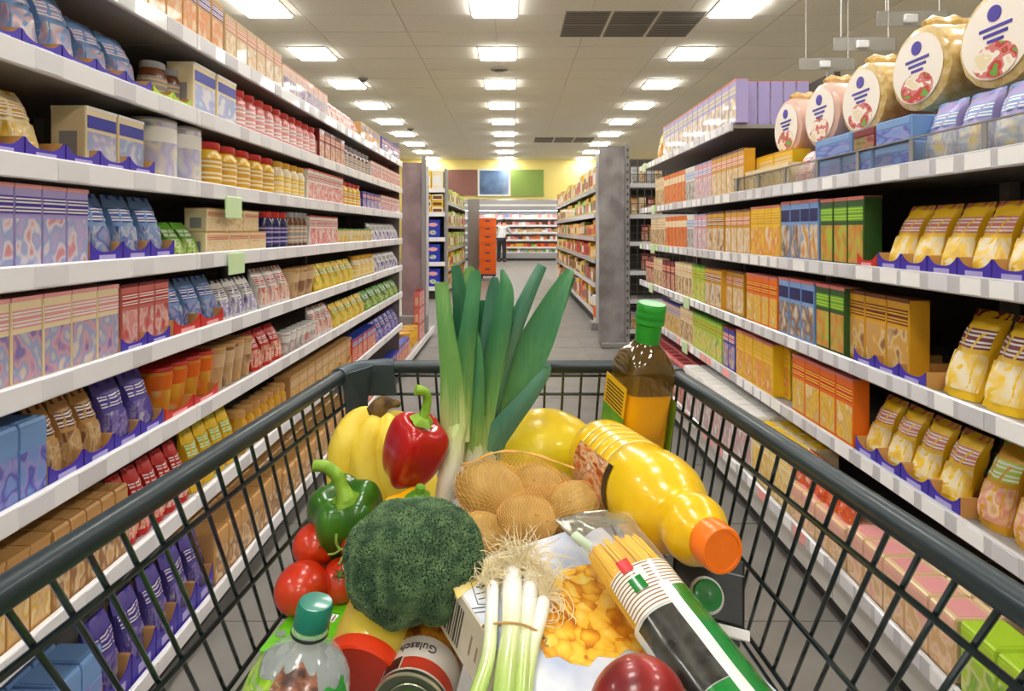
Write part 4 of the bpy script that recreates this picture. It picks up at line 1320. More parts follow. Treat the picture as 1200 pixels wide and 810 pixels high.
skinned('shirt', [bp[i] for i in (1, 0, 2, 3, 15, 16, 17, 19, 20, 21)], [(0, 1), (0, 2), (2, 3), (3, 4), (4, 5), (5, 6), (3, 7), (7, 8), (8, 9)], [0.16, 0.165, 0.175, 0.14, 0.075, 0.06, 0.048, 0.075, 0.06, 0.048], M_coat, pt, 2)
skinned('trousers', [(0, 0, 0.94)] + [bp[i] for i in (7, 8, 9, 11, 12, 13)], [(0, 1), (1, 2), (2, 3), (0, 4), (4, 5), (5, 6)], [0.15, 0.105, 0.085, 0.07, 0.105, 0.085, 0.07], M_trou, pt, 2)
part('hair', ([(p[0], p[1] + 0.34, p[2] + 1.62) for p in ellipsoid(0.095, 0.11, 0.09, 8, 12)[0]], ellipsoid(1, 1, 1, 8, 12)[1]), M_hair, pt)
for sx in (-0.10, 0.11):
    part('shoe', ([(p[0] + sx, p[1] + (0.05 if sx < 0 else 0.10), max(p[2] + 0.045, 0.004)) for p in ellipsoid(0.055, 0.14, 0.05, 8, 12)[0]], ellipsoid(1, 1, 1, 8, 12)[1]), M_hair, pt)
# ------------------------------------------------------------------ the shopping cart
M_cart = mat('cart_slate_plastic', (28, 44, 50), rough=0.42, coat=0.1, bump=(200, 0.05))
M_cartw = mat('cart_wire_coated', (46, 60, 62), rough=0.25, metal=0.6, coat=0.5)
M_brk = mat('corner_cap_slate', (58, 74, 84), rough=0.45, coat=0.1)
M_rub = mat('wheel_rubber', (40, 40, 42), rough=0.7)
RIM_Z, DB, HB, TAPER = H - 0.24, 1.0, 0.2715, 0.094
SH_D, SH_X = 0.57, 0.065        # the walls run forward and outward as they go down
CX = -0.006
FLOOR_T = 0.31
def half(d):
    return HB + TAPER * (DB - d)
cart = thing('shopping_cart', 'dark slate wire shopping cart filled with groceries', 'cart', (0, 0, 0))
rp = [(CX - half(0.06), 0.06), (CX - half(0.3), 0.3), (CX - half(0.6), 0.6), (CX - half(0.9) , 0.9), (CX - half(0.955), 0.955), (CX - HB + 0.013, 0.987), (CX - HB + 0.05, DB),
      (CX, DB), (CX + HB - 0.05, DB), (CX + HB - 0.013, 0.987), (CX + half(0.955), 0.955), (CX + half(0.9), 0.9), (CX + half(0.6), 0.6), (CX + half(0.3), 0.3), (CX + half(0.06), 0.06)]
part('rim', tube([(x, y, RIM_Z) for x, y in rp], 0.0118, 12), M_cart, cart)
WR = 0.0024
for s in (-1, 1):
    d0 = 0.08
    while d0 < 0.97:
        x0 = CX + s * half(d0)
        T = FLOOR_T
        part('side_wire', tube([(x0, d0, RIM_Z - 0.004), (x0 + s * SH_X * T, d0 + SH_D * T, RIM_Z - T)], WR, 8), M_cartw, cart)
        d0 += 0.0327
    for t in (0.056, 0.2, FLOOR_T):
        pts = []
        for d0 in (0.06, 0.4, 0.7, 0.97):
            pts.append((CX + s * (half(d0) + SH_X * t) - s * 0.004, d0 + SH_D * t, RIM_Z - t))
        part('cross_wire', tube(pts, WR * 1.35, 8), M_cartw, cart)
n = 17
for i in range(n):
    x = CX - HB + 0.014 + (2 * HB - 0.028) * i / (n - 1)
    k = (x - CX) / HB
    T = FLOOR_T
    part('front_wire', tube([(x, DB, RIM_Z - 0.004), (x + k * SH_X * T * 0.6, DB + SH_D * T, RIM_Z - T)], WR, 8), M_cartw, cart)
for t in (0.017, 0.056, 0.2, FLOOR_T):
    w = HB + SH_X * t - 0.01
    part('cross_wire', tube([(CX - w, DB - 0.004 + SH_D * t, RIM_Z - t), (CX + w, DB - 0.004 + SH_D * t, RIM_Z - t)], WR * 1.1, 8), M_cartw, cart)
# basket floor and rear wall
ZF = RIM_Z - FLOOR_T
for i in range(19):
    u = -0.95 + 1.9 * i / 18
    xa = CX + u * (half(0.08) + SH_X * FLOOR_T)
    xb = CX + u * (half(0.97) + SH_X * FLOOR_T)
    part('floor_wire', tube([(xa, 0.08 + SH_D * FLOOR_T, ZF), (xb, 0.97 + SH_D * FLOOR_T, ZF)], WR, 6), M_cartw, cart)
for i in range(7):
    d0 = 0.08 + 0.14 * i
    w = half(d0) + SH_X * FLOOR_T
    part('floor_wire', tube([(CX - w, d0 + SH_D * FLOOR_T, ZF - 0.005), (CX + w, d0 + SH_D * FLOOR_T, ZF - 0.005)], WR * 1.2, 6), M_cartw, cart)
for i in range(15):
    u = -0.95 + 1.9 * i / 14
    x = CX + u * half(0.06)
    part('rear_wire', tube([(x, 0.06, RIM_Z), (x + u * SH_X * FLOOR_T, 0.06 + SH_D * FLOOR_T, ZF)], WR, 6), M_cartw, cart)
part('rear_rail', tube([(CX - half(0.06), 0.06, RIM_Z), (CX + half(0.06), 0.06, RIM_Z)], 0.009, 10), M_cart, cart)
# push handle
hd = part('push_handle', tube([(CX - half(0) + 0.02, -0.06, RIM_Z + 0.02), (CX + half(0) - 0.02, -0.06, RIM_Z + 0.02)], 0.016, 14), M_cart, cart)
for s in (-1, 1):
    part('handle_arm', tube([(CX + s * half(0.06), 0.06, RIM_Z), (CX + s * (half(0.0) - 0.01), 0.0, RIM_Z + 0.005), (CX + s * (half(0) - 0.02), -0.06, RIM_Z + 0.02)], 0.014, 10), M_cart, cart)
# moulded corner caps
def slab(poly, thick):
    """closed plate from a 3-D quad strip: poly is a list of (outer point) rows; thick is an offset vector"""
    n = len(poly)
    V = [tuple(p) for p in poly] + [tuple(Vector(p) + Vector(thick)) for p in poly]
    Fc = [tuple(range(n)), tuple(reversed(range(n, 2 * n)))] + [(i, i + n, (i + 1) % n + n, (i + 1) % n) for i in range(n)]
    return V, Fc
for s in (-1, 1):
    cxn = CX + s * HB
    zt = RIM_Z + 0.013
    xi = CX + s * (HB - (0.072 if s < 0 else 0.062))
    cap = part('corner_cap', tube([(CX + s * (half(0.93)), 0.93, RIM_Z), (CX + s * half(0.955), 0.955, RIM_Z), (CX + s * (HB - 0.013), 0.987, RIM_Z), (CX + s * (HB - 0.05), DB, RIM_Z), (xi, DB, RIM_Z)], 0.0145, 10), M_brk, cart)
    # plate over the front panel
    a = [(CX + s * (HB - 0.028), DB - 0.018, zt - 0.006), (xi, DB - 0.018, zt - 0.006), (xi - s * 0.003, DB - 0.005, RIM_Z - 0.048), (CX + s * (HB - 0.018), DB - 0.005, RIM_Z - 0.048)]
    part('front_plate', slab(a, (0, 0.006, 0)), M_brk, cap, smooth=False)
    # plate over the side panel, slightly proud and reaching lower
    b1 = [(CX + s * (half(0.925) - 0.013), 0.925, zt - 0.008), (CX + s * (HB - 0.040), DB - 0.022, zt - 0.006), (CX + s * (HB - 0.022), DB + 0.0, RIM_Z - 0.072), (CX + s * (half(0.935) - 0.010), 0.955, RIM_Z - 0.080)]
    part('side_plate', slab(b1, (s * 0.006, 0.004, 0)), M_brk, cap, smooth=False)
# frame and castors
for s in (-1, 1):
    part('chassis_tube', tube(spline([(CX + s * 0.27, 0.06, RIM_Z - 0.01), (CX + s * 0.275, 0.1, 0.55), (CX + s * 0.27, 0.16, 0.2), (CX + s * 0.25, 0.5, 0.16), (CX + s * 0.21, 1.0, 0.15)], 4), 0.012, 8), M_cartw, cart)
    part('basket_stay', tube([(CX + s * 0.26, 0.45, 0.165), (CX + s * 0.28, 0.62, ZF - 0.005)], 0.010, 8), M_cartw, cart)
    for y, xx in ((0.16, 0.27), (1.0, 0.21)):
        x = CX + s * xx
        part('castor_fork', join(gbox(x - 0.022, x - 0.018, y - 0.02, y + 0.02, 0.06, 0.15), gbox(x + 0.018, x + 0.022, y - 0.02, y + 0.02, 0.06, 0.15), gbox(x - 0.022, x + 0.022, y - 0.02, y + 0.02, 0.135, 0.15)), M_cartw, cart, smooth=False)
        wl = part('wheel', xf(lathe([(0.055, -0.015), (0.063, -0.010), (0.063, 0.010), (0.055, 0.015)], 20), Matrix.Translation((x, y, 0.067)) @ Matrix.Rotation(PI / 2, 4, 'Y')), M_rub, cart)
        part('hub', xf(lathe([(0.02, -0.017), (0.02, 0.017)], 12), Matrix.Translation((x, y, 0.067)) @ Matrix.Rotation(PI / 2, 4, 'Y')), M_cartw, wl)
part('chassis_cross_bar', tube([(CX - 0.21, 1.0, 0.15), (CX + 0.21, 1.0, 0.15)], 0.012, 8), M_cartw, cart)
# ------------------------------------------------------------------ groceries in the cart
def view_dir(p):
    return (Vector((0, 0, H)) - Vector(p)).normalized()

def moved(geo, off):
    return [(p[0] + off[0], p[1] + off[1], p[2] + off[2]) for p in geo[0]], geo[1]

# ---- bananas
M_ban = mat('banana_skin', (238, 208, 62), rough=0.5, var=(18.0, (250, 226, 92), 1.2), bump=(40, 0.12))
M_bcrown = mat('banana_crown', (74, 52, 36), rough=0.8, var=(60.0, (118, 92, 46), 1.0), bump=(120, 0.6))
M_btip = mat('banana_tip', (60, 46, 34), rough=0.8)
crown = P(447, 484, 0.95)
bunch = thing('banana_bunch', 'bunch of ripe yellow bananas with dark crown in the far left cart corner', 'banana', crown)
def banana(ctrl, r):
    pts = spline([tuple(P(*c)) for c in ctrl], 7)
    n = len(pts)
    rad = []
    for i in range(n):
        u = i / (n - 1)
        rad.append(r * (0.42 + 0.58 * math.sin(min(u * 3.4, PI / 2))) * (1.0 if u < 0.8 else max(0.3, math.cos((u - 0.8) * 6.0))))
    V, Fc = tube(pts, rad, 15)
    V2 = []
    for k, p in enumerate(V):
        i, j = k // 15, k % 15
        c = Vector(pts[i])
        q = 1.0 + 0.055 * math.cos(5 * 2 * PI * j / 15)
        V2.append(tuple(c + (Vector(p) - c) * q - crown))
    b = part('banana', (V2, Fc), M_ban, bunch, angle=70)
    tip = Vector(pts[-1]) - crown
    part('tip', moved(ellipsoid(rad[-1] * 1.05, rad[-1] * 1.05, 0.007, 6, 8), tip), M_btip, b)
banana([(444, 490, .94), (422, 493, .92), (407, 518, .90), (403, 552, .89), (411, 600, .895), (427, 640, .91)], 0.0275)
banana([(445, 492, .935), (434, 502, .905), (427, 530, .885), (429, 562, .875), (441, 602, .87), (458, 635, .88)], 0.0235)
banana([(451, 490, .935), (456, 502, .91), (452, 535, .89), (460, 570, .885), (478, 605, .885), (496, 625, .9)], 0.0235)
banana([(454, 489, .95), (470, 497, .95), (484, 525, .945), (494, 562, .94), (508, 590, .93), (520, 605, .93)], 0.0245)
V, Fc = tube(spline([tuple(P(428, 489, .93) - crown), tuple(P(438, 484, .925) - crown), tuple(P(450, 474, .93) - crown), tuple(P(462, 473, .935) - crown), tuple(P(468, 474, .94) - crown)], 5),
             [0.004] + [0.006 + 0.010 * math.sin(PI * min(1, i / 13)) for i in range(19)] + [0.006], 10)
part('crown', ([tuple(Vector(p) + 0.003 * noise.noise_vector(Vector(p) * 90)) for p in V], Fc), M_bcrown, bunch)

# ---- sweet peppers
def pepper_geo(R, Hh, lobes, taper, dimple, phase=0.0):
    def f(u, v):
        t = PI * (0.001 + 0.998 * u)
        a = 2 * PI * v
        s, c = math.sin(t), math.cos(t)
        rho = math.copysign(abs(s) ** 0.62, s)
        z = Hh / 2 * math.copysign(abs(c) ** 0.85, c)
        k = 1.0 - taper * (0.5 - z / Hh)
        lob = 1.0 + 0.092 * math.cos(lobes * a + phase) + 0.03 * math.cos(2 * a + 1.0)
        r = R * rho * k * (lob if u > 0.03 else 1.0)
        top = dimple * math.exp(-(rho / 0.42) ** 2) if c > 0 else 0.0
        bot = dimple * 0.8 * math.exp(-(rho / 0.4) ** 2) if c < 0 else 0.0
        zz = z - top + bot + 0.05 * R * math.cos(lobes * a + phase) * rho * c
        return (r * math.cos(a), r * math.sin(a), zz)
    return surf(f, 26, 40, closed_v=True)
M_pred = mat('pepper_red_skin', (166, 8, 12), rough=0.28, coat=0.4, var=(14.0, (186, 14, 14), 1.0))
M_pgreen = mat('pepper_green_skin', (38, 92, 16), rough=0.28, coat=0.35, var=(14.0, (62, 118, 26), 1.0))
M_pyel = mat('pepper_yellow_skin', (248, 178, 16), rough=0.2, coat=0.7, var=(14.0, (250, 196, 30), 1.0))
M_pstem = mat('pepper_stem_green', (120, 168, 40), rough=0.45, var=(60.0, (150, 192, 66), 1.0), bump=(90, 0.2))
M_pstemd = mat('pepper_stem_dark', (84, 140, 36), rough=0.45, var=(60.0, (120, 170, 56), 1.0), bump=(90, 0.2))
def pepper(label, c, axis, R, Hh, lobes, taper, m, ms, stem, dimple=0.012, phase=0.0, yh=(0, -1, 0)):
    Mx = frame(c, axis, yh)
    t = thing('sweet_pepper', label, 'pepper', M=Mx)
    part('flesh', pepper_geo(R, Hh, lobes, taper, dimple, phase), m, t, angle=80)
    inv = Mx.inverted()
    sp = spline([tuple(inv @ Vector(p)) for p, r in stem], 6)
    rr = spline([(r,) for p, r in stem], 6)
    st = part('stem', tube(sp, [q[0] for q in rr], 12), ms, t)
    b = sp[0]
    part('calyx', moved(lathe([(0.016, -0.003), (0.0135, 0.001), (0.008, 0.006)], 20, mod=lambda a, k: 1 + 0.14 * math.cos(5 * a)), (b[0], b[1], b[2])), ms, st)
pepper('shiny red sweet pepper with a tall hooked stem leaning on the bananas', P(484, 529, .80), Vector((0.36, -0.16, 0.88)), 0.0455, 0.104, 4, 0.26, M_pred, M_pstem,
       [(P(495, 492, .79), 0.0085), (P(499, 480, .79), 0.0065), (P(501, 467, .79), 0.006), (P(497, 459, .785), 0.006), (P(487, 457, .78), 0.0075)], phase=0.6)
pepper('green sweet pepper with a long curved stem beside the cart wires', P(406, 606, .76), Vector((-0.02, -0.34, 0.94)), 0.0485, 0.094, 5, 0.06, M_pgreen, M_pstem,
       [(P(405, 584, .735), 0.013), (P(401, 572, .735), 0.0085), (P(395, 558, .735), 0.008), (P(382, 547, .735), 0.0075), (P(368, 546, .735), 0.0075)], dimple=0.014, phase=0.3)
pepper('yellow-orange sweet pepper half hidden behind the broccoli', P(481, 612, .755), Vector((0.05, -0.15, 0.95)), 0.040, 0.075, 4, 0.15, M_pyel, M_pstemd,
       [(P(490, 581, .75), 0.008), (P(492, 574, .748), 0.0065), (P(493, 570, .747), 0.006)])

# ---- tomatoes
M_tom = mat('tomato_skin', (188, 34, 10), rough=0.3, coat=0.3, var=(10.0, (206, 58, 18), 1.0))
M_cal = mat('tomato_calyx', (60, 84, 24), rough=0.7, var=(80.0, (96, 118, 42), 1.0))
M_vine = mat('tomato_vine', (112, 138, 50), rough=0.6, var=(80.0, (150, 166, 74), 1.0))
def tomato(label, c, r, calyx_px=None):
    t = thing('tomato', label, 'tomato', c, group='vine tomatoes by the cart wires')
    def fn(p):
        z = p.z * 0.90
        k = 1 + 0.012 * math.cos(5 * math.atan2(p.y, p.x)) * (p.z / r)
        return Vector((p.x * k, p.y * k, z))
    part('flesh', ellipsoid(r, r, r, 18, 28, fn), M_tom, t, angle=80)
    if calyx_px is not None:
        c = Vector(c)
        n = (Vector(calyx_px) - c).normalized()
        Mx = frame(n * r * 0.955, n, (0, 0, 1))
        cal = part('calyx', xf(lathe([(0.004, -0.001), (0.0035, 0.003)], 10), Mx), M_cal, t)
        for k in range(6):
            a = 2 * PI * k / 6 + 0.3
            L = 0.0105 + 0.003 * (k % 2)
            pts = [(0.002 * math.cos(a), 0.002 * math.sin(a), 0.001), (L * 0.5 * math.cos(a), L * 0.5 * math.sin(a), 0.0035), (L * math.cos(a + 0.2), L * math.sin(a + 0.2), 0.001 + 0.003 * (k % 3))]
            part('sepal', xf(tube(pts, [0.0022, 0.002, 0.0005], 6, flat=0.4), Mx), M_cal, cal)
    return t
T1 = P(371, 638, .74)
T3 = P(401, 681, .71)
t1 = tomato('upper red vine tomato with its stalk attached, below the green pepper', T1, 0.0300, P(394, 628, .70))
tomato('large front red tomato resting on the green carton by the wires', P(354, 689, .685), 0.0318)
t3 = tomato('red tomato with dark calyx tucked under the broccoli', T3, 0.0290, P(396, 665, .67))
tomato('tomato mostly hidden behind the broccoli under the green pepper', P(424, 636, .735), 0.0275)
vp = [P(394, 626, .703), P(394, 636, .700), P(399, 644, .698), P(411, 643, .697), P(424, 641, .70)]
v = part('vine', tube(spline([tuple(p - T1) for p in vp], 5), 0.0017, 8), M_vine, t1)
part('vine_branch', tube(spline([tuple(P(399, 644, .698) - T1), tuple(P(392, 649, .692) - T1), tuple(P(384, 650, .688) - T1)], 4), [0.0013] * 8 + [0.0008], 8), M_vine, v)
part('vine_branch', tube(spline([tuple(P(408, 643, .697) - T1), tuple(P(402, 652, .684) - T1), tuple(P(397, 662, .672) - T1)], 4), 0.0014, 8), M_vine, v)

# ---- broccoli
M_broc = mat('broccoli_buds', (58, 88, 62), rough=0.75, var=(60.0, (104, 134, 92), 1.0, 4.0), bump=(900, 0.5, 0.001))
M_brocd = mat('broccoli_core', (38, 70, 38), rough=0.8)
M_brocs = mat('broccoli_stalk', (140, 168, 96), rough=0.6)
BC, BR = P(485, 659, .60), 0.0640
Mb = frame(BC, Vector((-0.02, -0.62, 0.78)), (0, 0, 1))
broc = thing('broccoli', 'dark green broccoli head in the middle of the cart', 'broccoli', M=Mb)
LOB = []
NL = 22
for i in range(NL):
    z = 1 - 1.30 * (i + 0.5) / NL
    a = i * 2.39996
    s = math.sqrt(max(0, 1 - z * z))
    LOB.append(Vector((s * math.cos(a), s * math.sin(a), z)))
def lobe_r(u):
    best, bi = -2, 0
    sec = -2
    for i, l in enumerate(LOB):
        q = u.dot(l)
        if q > best:
            sec = best
            best, bi = q, i
        elif q > sec:
            sec = q
    al = math.acos(max(-1, min(1, best)))
    k = math.sqrt(max(0.0, 1 - (al / 0.56) ** 2))
    wide = 1.0 + 0.12 * (u.x * u.x) - 0.09 * u.y * u.y + 0.03 * u.y + 0.10 * noise.noise(u * 2.1)
    return BR * wide * (0.90 + 0.115 * k), bi
ICO_V, ICO_F = [], []
_bm = bmesh.new()
bmesh.ops.create_icosphere(_bm, subdivisions=1, radius=1.0)
_bm.verts.index_update()
ICO_V = [p.co.copy() for p in _bm.verts]
ICO_F = [tuple(q.index for q in f.verts) for f in _bm.faces]
_bm.free()
buds = [([], []) for _ in LOB]
NB = 8200
rb = random.Random(3)
for i in range(NB):
    z = 1 - 1.5 * (i + 0.5) / NB
    a = i * 2.399963
    s = math.sqrt(max(0, 1 - z * z))
    u = Vector((s * math.cos(a), s * math.sin(a), z)) + Vector((rb.uniform(-1, 1), rb.uniform(-1, 1), rb.uniform(-1, 1))) * 0.012
    u.normalize()
    r, bi = lobe_r(u)
    c = u * (r + rb.uniform(-0.0006, 0.0007))
    br_ = rb.uniform(0.00105, 0.00155)
    V, Fc = buds[bi]
    o = len(V)
    V += [tuple(c + q * br_) for q in ICO_V]
    Fc += [tuple(k + o for k in q) for q in ICO_F]
for V, Fc in buds:
    if V:
        fl = part('floret', (V, Fc), M_broc, broc)
def core_fn(p):
    u = p.normalized()
    if u.z < -0.5:
        return Vector((p.x, p.y, -0.5 * BR)) * 0.9
    return u * (lobe_r(u)[0] - 0.0009)
part('core', ellipsoid(BR, BR, BR, 40, 60, core_fn), M_brocd, broc)
part('stalk', tube([(0, 0, -0.02), (0, 0.005, -0.06), (0, 0.01, -0.085)], [0.03, 0.022, 0.02], 14), M_brocs, broc)

# ---- leeks
LG = {'mid': [(0.0, (214, 222, 168)), (0.12, (150, 184, 96)), (0.35, (92, 148, 82)), (0.7, (60, 128, 88)), (1.0, (72, 140, 92))],
      'light': [(0.0, (250, 249, 240)), (0.2, (190, 212, 140)), (0.45, (112, 160, 84)), (0.8, (96, 154, 84)), (1.0, (122, 172, 96))],
      'dark': [(0.0, (120, 160, 84)), (0.2, (64, 122, 70)), (0.6, (42, 104, 76)), (1.0, (52, 116, 82))],
      'blue': [(0.0, (170, 196, 130)), (0.15, (104, 152, 116)), (0.5, (72, 126, 108)), (1.0, (76, 134, 110))]}
for k, st in LG.items():
    axis_ramp_mat('leek_leaf_' + k, st, axis=2, rough=0.36, coat=0.15, streak=((260, 260, 8), 0.5))
axis_ramp_mat('leek_shaft', [(0.0, (252, 251, 246)), (0.5, (250, 250, 238)), (0.75, (196, 212, 140)), (1.0, (120, 164, 84))], axis=2, rough=0.35, coat=0.3, streak=((300, 300, 10), 0.12))
def leaf(parent, org, ctrl, m, fold=0.35, roll=0.0, thick=0.0014):
    sp = spline([(*P(px, py, d), hw * d / F) for px, py, d, hw in ctrl], 7)
    n = len(sp)
    NV = 8
    rows, back = [], []
    for i in range(n):
        c = Vector(sp[i][:3])
        w = max(sp[i][3], 0.0006)
        tg = (Vector(sp[min(i + 1, n - 1)][:3]) - Vector(sp[max(i - 1, 0)][:3])).normalized()
        vd = Vector((0, -1, 0.25))
        vd = (vd - tg * vd.dot(tg)).normalized()
        sd = tg.cross(vd)
        ca, sa = math.cos(roll), math.sin(roll)
        s2 = sd * ca + vd * sa
        v2 = vd * ca - sd * sa
        for j in range(NV + 1):
            q = -1 + 2 * j / NV
            rip = 0.0012 * math.sin(q * 14 + i * 0.15)
            p = c + s2 * q * w + v2 * (fold * w * (abs(q) ** 1.4) + rip * 0.3)
            rows.append(p - org)
            back.append(p - v2 * thick - org)
    k = len(rows)
    V = [tuple(p) for p in rows] + [tuple(p) for p in back]
    Fc = []
    W = NV + 1
    for i in range(n - 1):
        for j in range(NV):
            a, b, c_, d_ = i * W + j, i * W + j + 1, (i + 1) * W + j + 1, (i + 1) * W + j
            Fc += [(a, b, c_, d_), (a + k, d_ + k, c_ + k, b + k)]
        Fc += [(i * W, (i + 1) * W, (i + 1) * W + k, i * W + k), (i * W + NV, i * W + NV + k, (i + 1) * W + NV + k, (i + 1) * W + NV)]
    for j in range(NV):
        Fc += [(j, j + k, j + 1 + k, j + 1), ((n - 1) * W + j, (n - 1) * W + j + 1, (n - 1) * W + j + 1 + k, (n - 1) * W + j + k)]
    part('leaf', (V, Fc), MATS['leek_leaf_' + m], parent, angle=60)
def shaft(parent, org, ctrl):
    sp = spline([(*P(px, py, d), hw * d / F) for px, py, d, hw in ctrl], 6)
    part('shaft', tube([tuple(Vector(q[:3]) - org) for q in sp], [q[3] for q in sp], 18), MATS['leek_shaft'], parent)
oA = P(514, 640, .83)
LA = thing('leek', 'leek with white shaft and pale green outer leaves beside the red pepper', 'leek', oA, group='leeks standing in the cart')
shaft(LA, oA, [(512, 640, .815, 11), (518, 600, .81, 11), (525, 560, .81, 12), (531, 520, .82, 13), (535, 485, .84, 14), (536, 460, .845, 12)])
leaf(LA, oA, [(531, 545, .815, 11), (530, 500, .815, 15), (528, 440, .815, 13), (522, 385, .815, 10), (518, 345, .82, 8.5), (517, 331, .82, 8)], 'light', -0.45)
leaf(LA, oA, [(538, 520, .83, 12), (538, 470, .83, 15), (544, 420, .83, 12), (551, 370, .825, 9.5), (556, 330, .83, 8), (557, 317, .83, 5)], 'mid', -0.5)
leaf(LA, oA, [(539, 490, .85, 10), (539, 430, .85, 11), (541, 370, .85, 10), (537, 330, .85, 7.5), (534, 311, .85, 5)], 'dark', 0.4)
leaf(LA, oA, [(546, 480, .865, 8), (546, 410, .865, 9), (549, 350, .865, 8), (551, 322, .87, 7), (549, 313, .87, 5)], 'light', 0.4)
oB = P(556, 600, .86)
LB2 = thing('leek', 'leek with dark upright leaves in the middle of the leek bundle', 'leek', oB, group='leeks standing in the cart')
shaft(LB2, oB, [(556, 600, .86, 12), (556, 560, .86, 12), (556, 520, .86, 13), (558, 485, .865, 13)])
leaf(LB2, oB, [(554, 545, .845, 12), (555, 500, .84, 12), (559, 450, .84, 9), (560, 415, .84, 5.5), (558, 389, .84, 2.5)], 'mid', -0.5)
leaf(LB2, oB, [(563, 540, .86, 12), (568, 480, .86, 12), (577, 430, .86, 13), (587, 375, .855, 12), (592, 340, .855, 9), (588, 316, .86, 2)], 'mid', -0.45, 0.2)
leaf(LB2, oB, [(560, 530, .875, 11), (564, 460, .875, 13), (573, 400, .875, 11), (578, 350, .88, 9), (580, 325, .88, 4)], 'blue', 0.35)
leaf(LB2, oB, [(556, 500, .895, 10), (563, 440, .895, 11), (567, 390, .9, 9), (566, 352, .9, 6)], 'dark', 0.3)
oC = P(566, 590, .88)
LC = thing('leek', 'leek with broad blue-green leaves leaning right over the melon', 'leek', oC, group='leeks standing in the cart')
shaft(LC, oC, [(566, 590, .88, 13), (568, 555, .88, 14), (571, 525, .88, 15), (576, 500, .885, 15)])
leaf(LC, oC, [(570, 540, .87, 10), (573, 490, .87, 10), (585, 438, .87, 11), (603, 385, .87, 10.5), (622, 340, .87, 8), (636, 311, .875, 6)], 'blue', -0.4, -0.15)
leaf(LC, oC, [(572, 545, .89, 13), (582, 500, .89, 18), (603, 450, .89, 22), (629, 400, .89, 20), (651, 352, .89, 13), (668, 316, .895, 5)], 'mid', 0.32, 0.1)
leaf(LC, oC, [(578, 500, .90, 12), (608, 445, .90, 17), (638, 390, .90, 15), (660, 345, .905, 9), (672, 325, .905, 3)], 'mid', -0.35, -0.3)
leaf(LC, oC, [(566, 550, .862, 13), (576, 522, .86, 15), (598, 492, .855, 13), (622, 462, .855, 10), (640, 436, .86, 6), (641, 428, .86, 4)], 'blue', -0.3, -0.2)

# ---- melon
M_melon = mat('melon_rind', (246, 208, 20), rough=0.38, coat=0.25, var=(7.0, (252, 224, 48), 1.0), bump=(25, 0.12))
mc = P(640, 530, .97)
Mm = frame(mc, Vector((1, 0.15, -0.12)), (0, 0, 1))
t = thing('melon', 'yellow honeydew melon behind the potato net', 'melon', M=Mm)
part('rind', ellipsoid(0.072, 0.072, 0.092, 24, 32, lambda p: p * (1 + 0.012 * noise.noise(p * 30))), M_melon, t, angle=80)
part('stem_scar', moved(lathe([(0.009, 0), (0.007, 0.003), (0.003, 0.003)], 12), (0, 0, 0.0905)), mat('melon_scar', (150, 120, 60), rough=0.8), t)

# ---- potatoes in an orange net
M_pot = mat('potato_skin', (176, 140, 70), rough=0.5, var=(28.0, (202, 168, 96), 1.0, 5.0), bump=(60, 0.25))
M_eye = mat('potato_eye', (184, 146, 80), rough=0.8)
M_net = mat('net_orange', (238, 186, 104), rough=0.4, coat=0.3)
POT = [((577, 578, .765), (0.052, 0.037, 0.037), 0.42, 'largest potato, at the upper left of the net'), ((617, 609, .70), (0.036, 0.030, 0.0275), 0.1, 'pale potato at the front centre of the net'),
       ((633, 574, .78), (0.038, 0.032, 0.030), 0.5, 'potato at the back of the net under the ruffle'), ((672, 595, .735), (0.040, 0.032, 0.030), -0.3, 'potato at the right of the net beside the juice bottle'),
       ((566, 628, .70), (0.036, 0.030, 0.026), 0.2, 'low potato in the net next to the broccoli'), ((640, 640, .735), (0.044, 0.030, 0.026), 0.05, 'lowest potato in the net above the cereal box')]
pm = []
for (q, rad, ang, lab) in POT:
    c = P(*q)
    Mx = Matrix.Translation(c) @ Matrix.Rotation(ang, 4, 'Y')
    pm.append((Mx, rad))
    t = thing('potato', lab, 'potato', M=Mx, group='potatoes in the net')
    sd = Vector((q[0], q[1], 0)) * 0.01
    part('tuber', ellipsoid(*rad, 16, 22, lambda p: p * (1 + 0.05 * noise.noise(p * 22 + sd))), M_pot, t, angle=80)
    for k in range(4):
        a = k * 1.9 + q[0]
        e = Vector((rad[0] * 0.8 * math.cos(a), -rad[1] * 0.62, rad[2] * 0.6 * math.sin(a)))
        e = e * (1.0 / math.sqrt(sum((e[i] / rad[i]) ** 2 for i in range(3)))) * 0.985
        part('eye', moved(ellipsoid(0.0028, 0.0028, 0.0018, 5, 8), e), M_eye, t)
net_c = P(617, 606, .745)
invs = [(Mx.inverted(), rad) for Mx, rad in pm]
def net_r(u):
    acc = 0.0
    for Mi, rad in invs:
        o = Mi @ net_c
        dd = Mi.to_3x3() @ u
        o = Vector([o[i] / rad[i] for i in range(3)])
        dd = Vector([dd[i] / rad[i] for i in range(3)])
        A, B, C = dd.dot(dd), o.dot(dd), o.dot(o) - 1
        D = B * B - A * C
        if D > 0:
            x = (-B + math.sqrt(D)) / A
            if x > 0:
                acc += x ** 9
    return max(acc ** (1 / 9.0), 0.04) + 0.0045
def smooth_r(u):
    s, wsum = 0.0, 0.0
    for k in range(7):
        du = Vector((math.cos(k * 0.9), math.sin(k * 0.9), math.cos(k * 2.1))) * (0.0 if k == 0 else 0.17)
        s += net_r((u + du).normalized())
        wsum += 1
    return max(s / wsum, net_r(u) - 0.002)
bag = thing('net_bag', 'orange mesh net bag around the potatoes with a ruffled end', 'bag', net_c)
NU, NVV = 42, 82
V, Fc = [], []
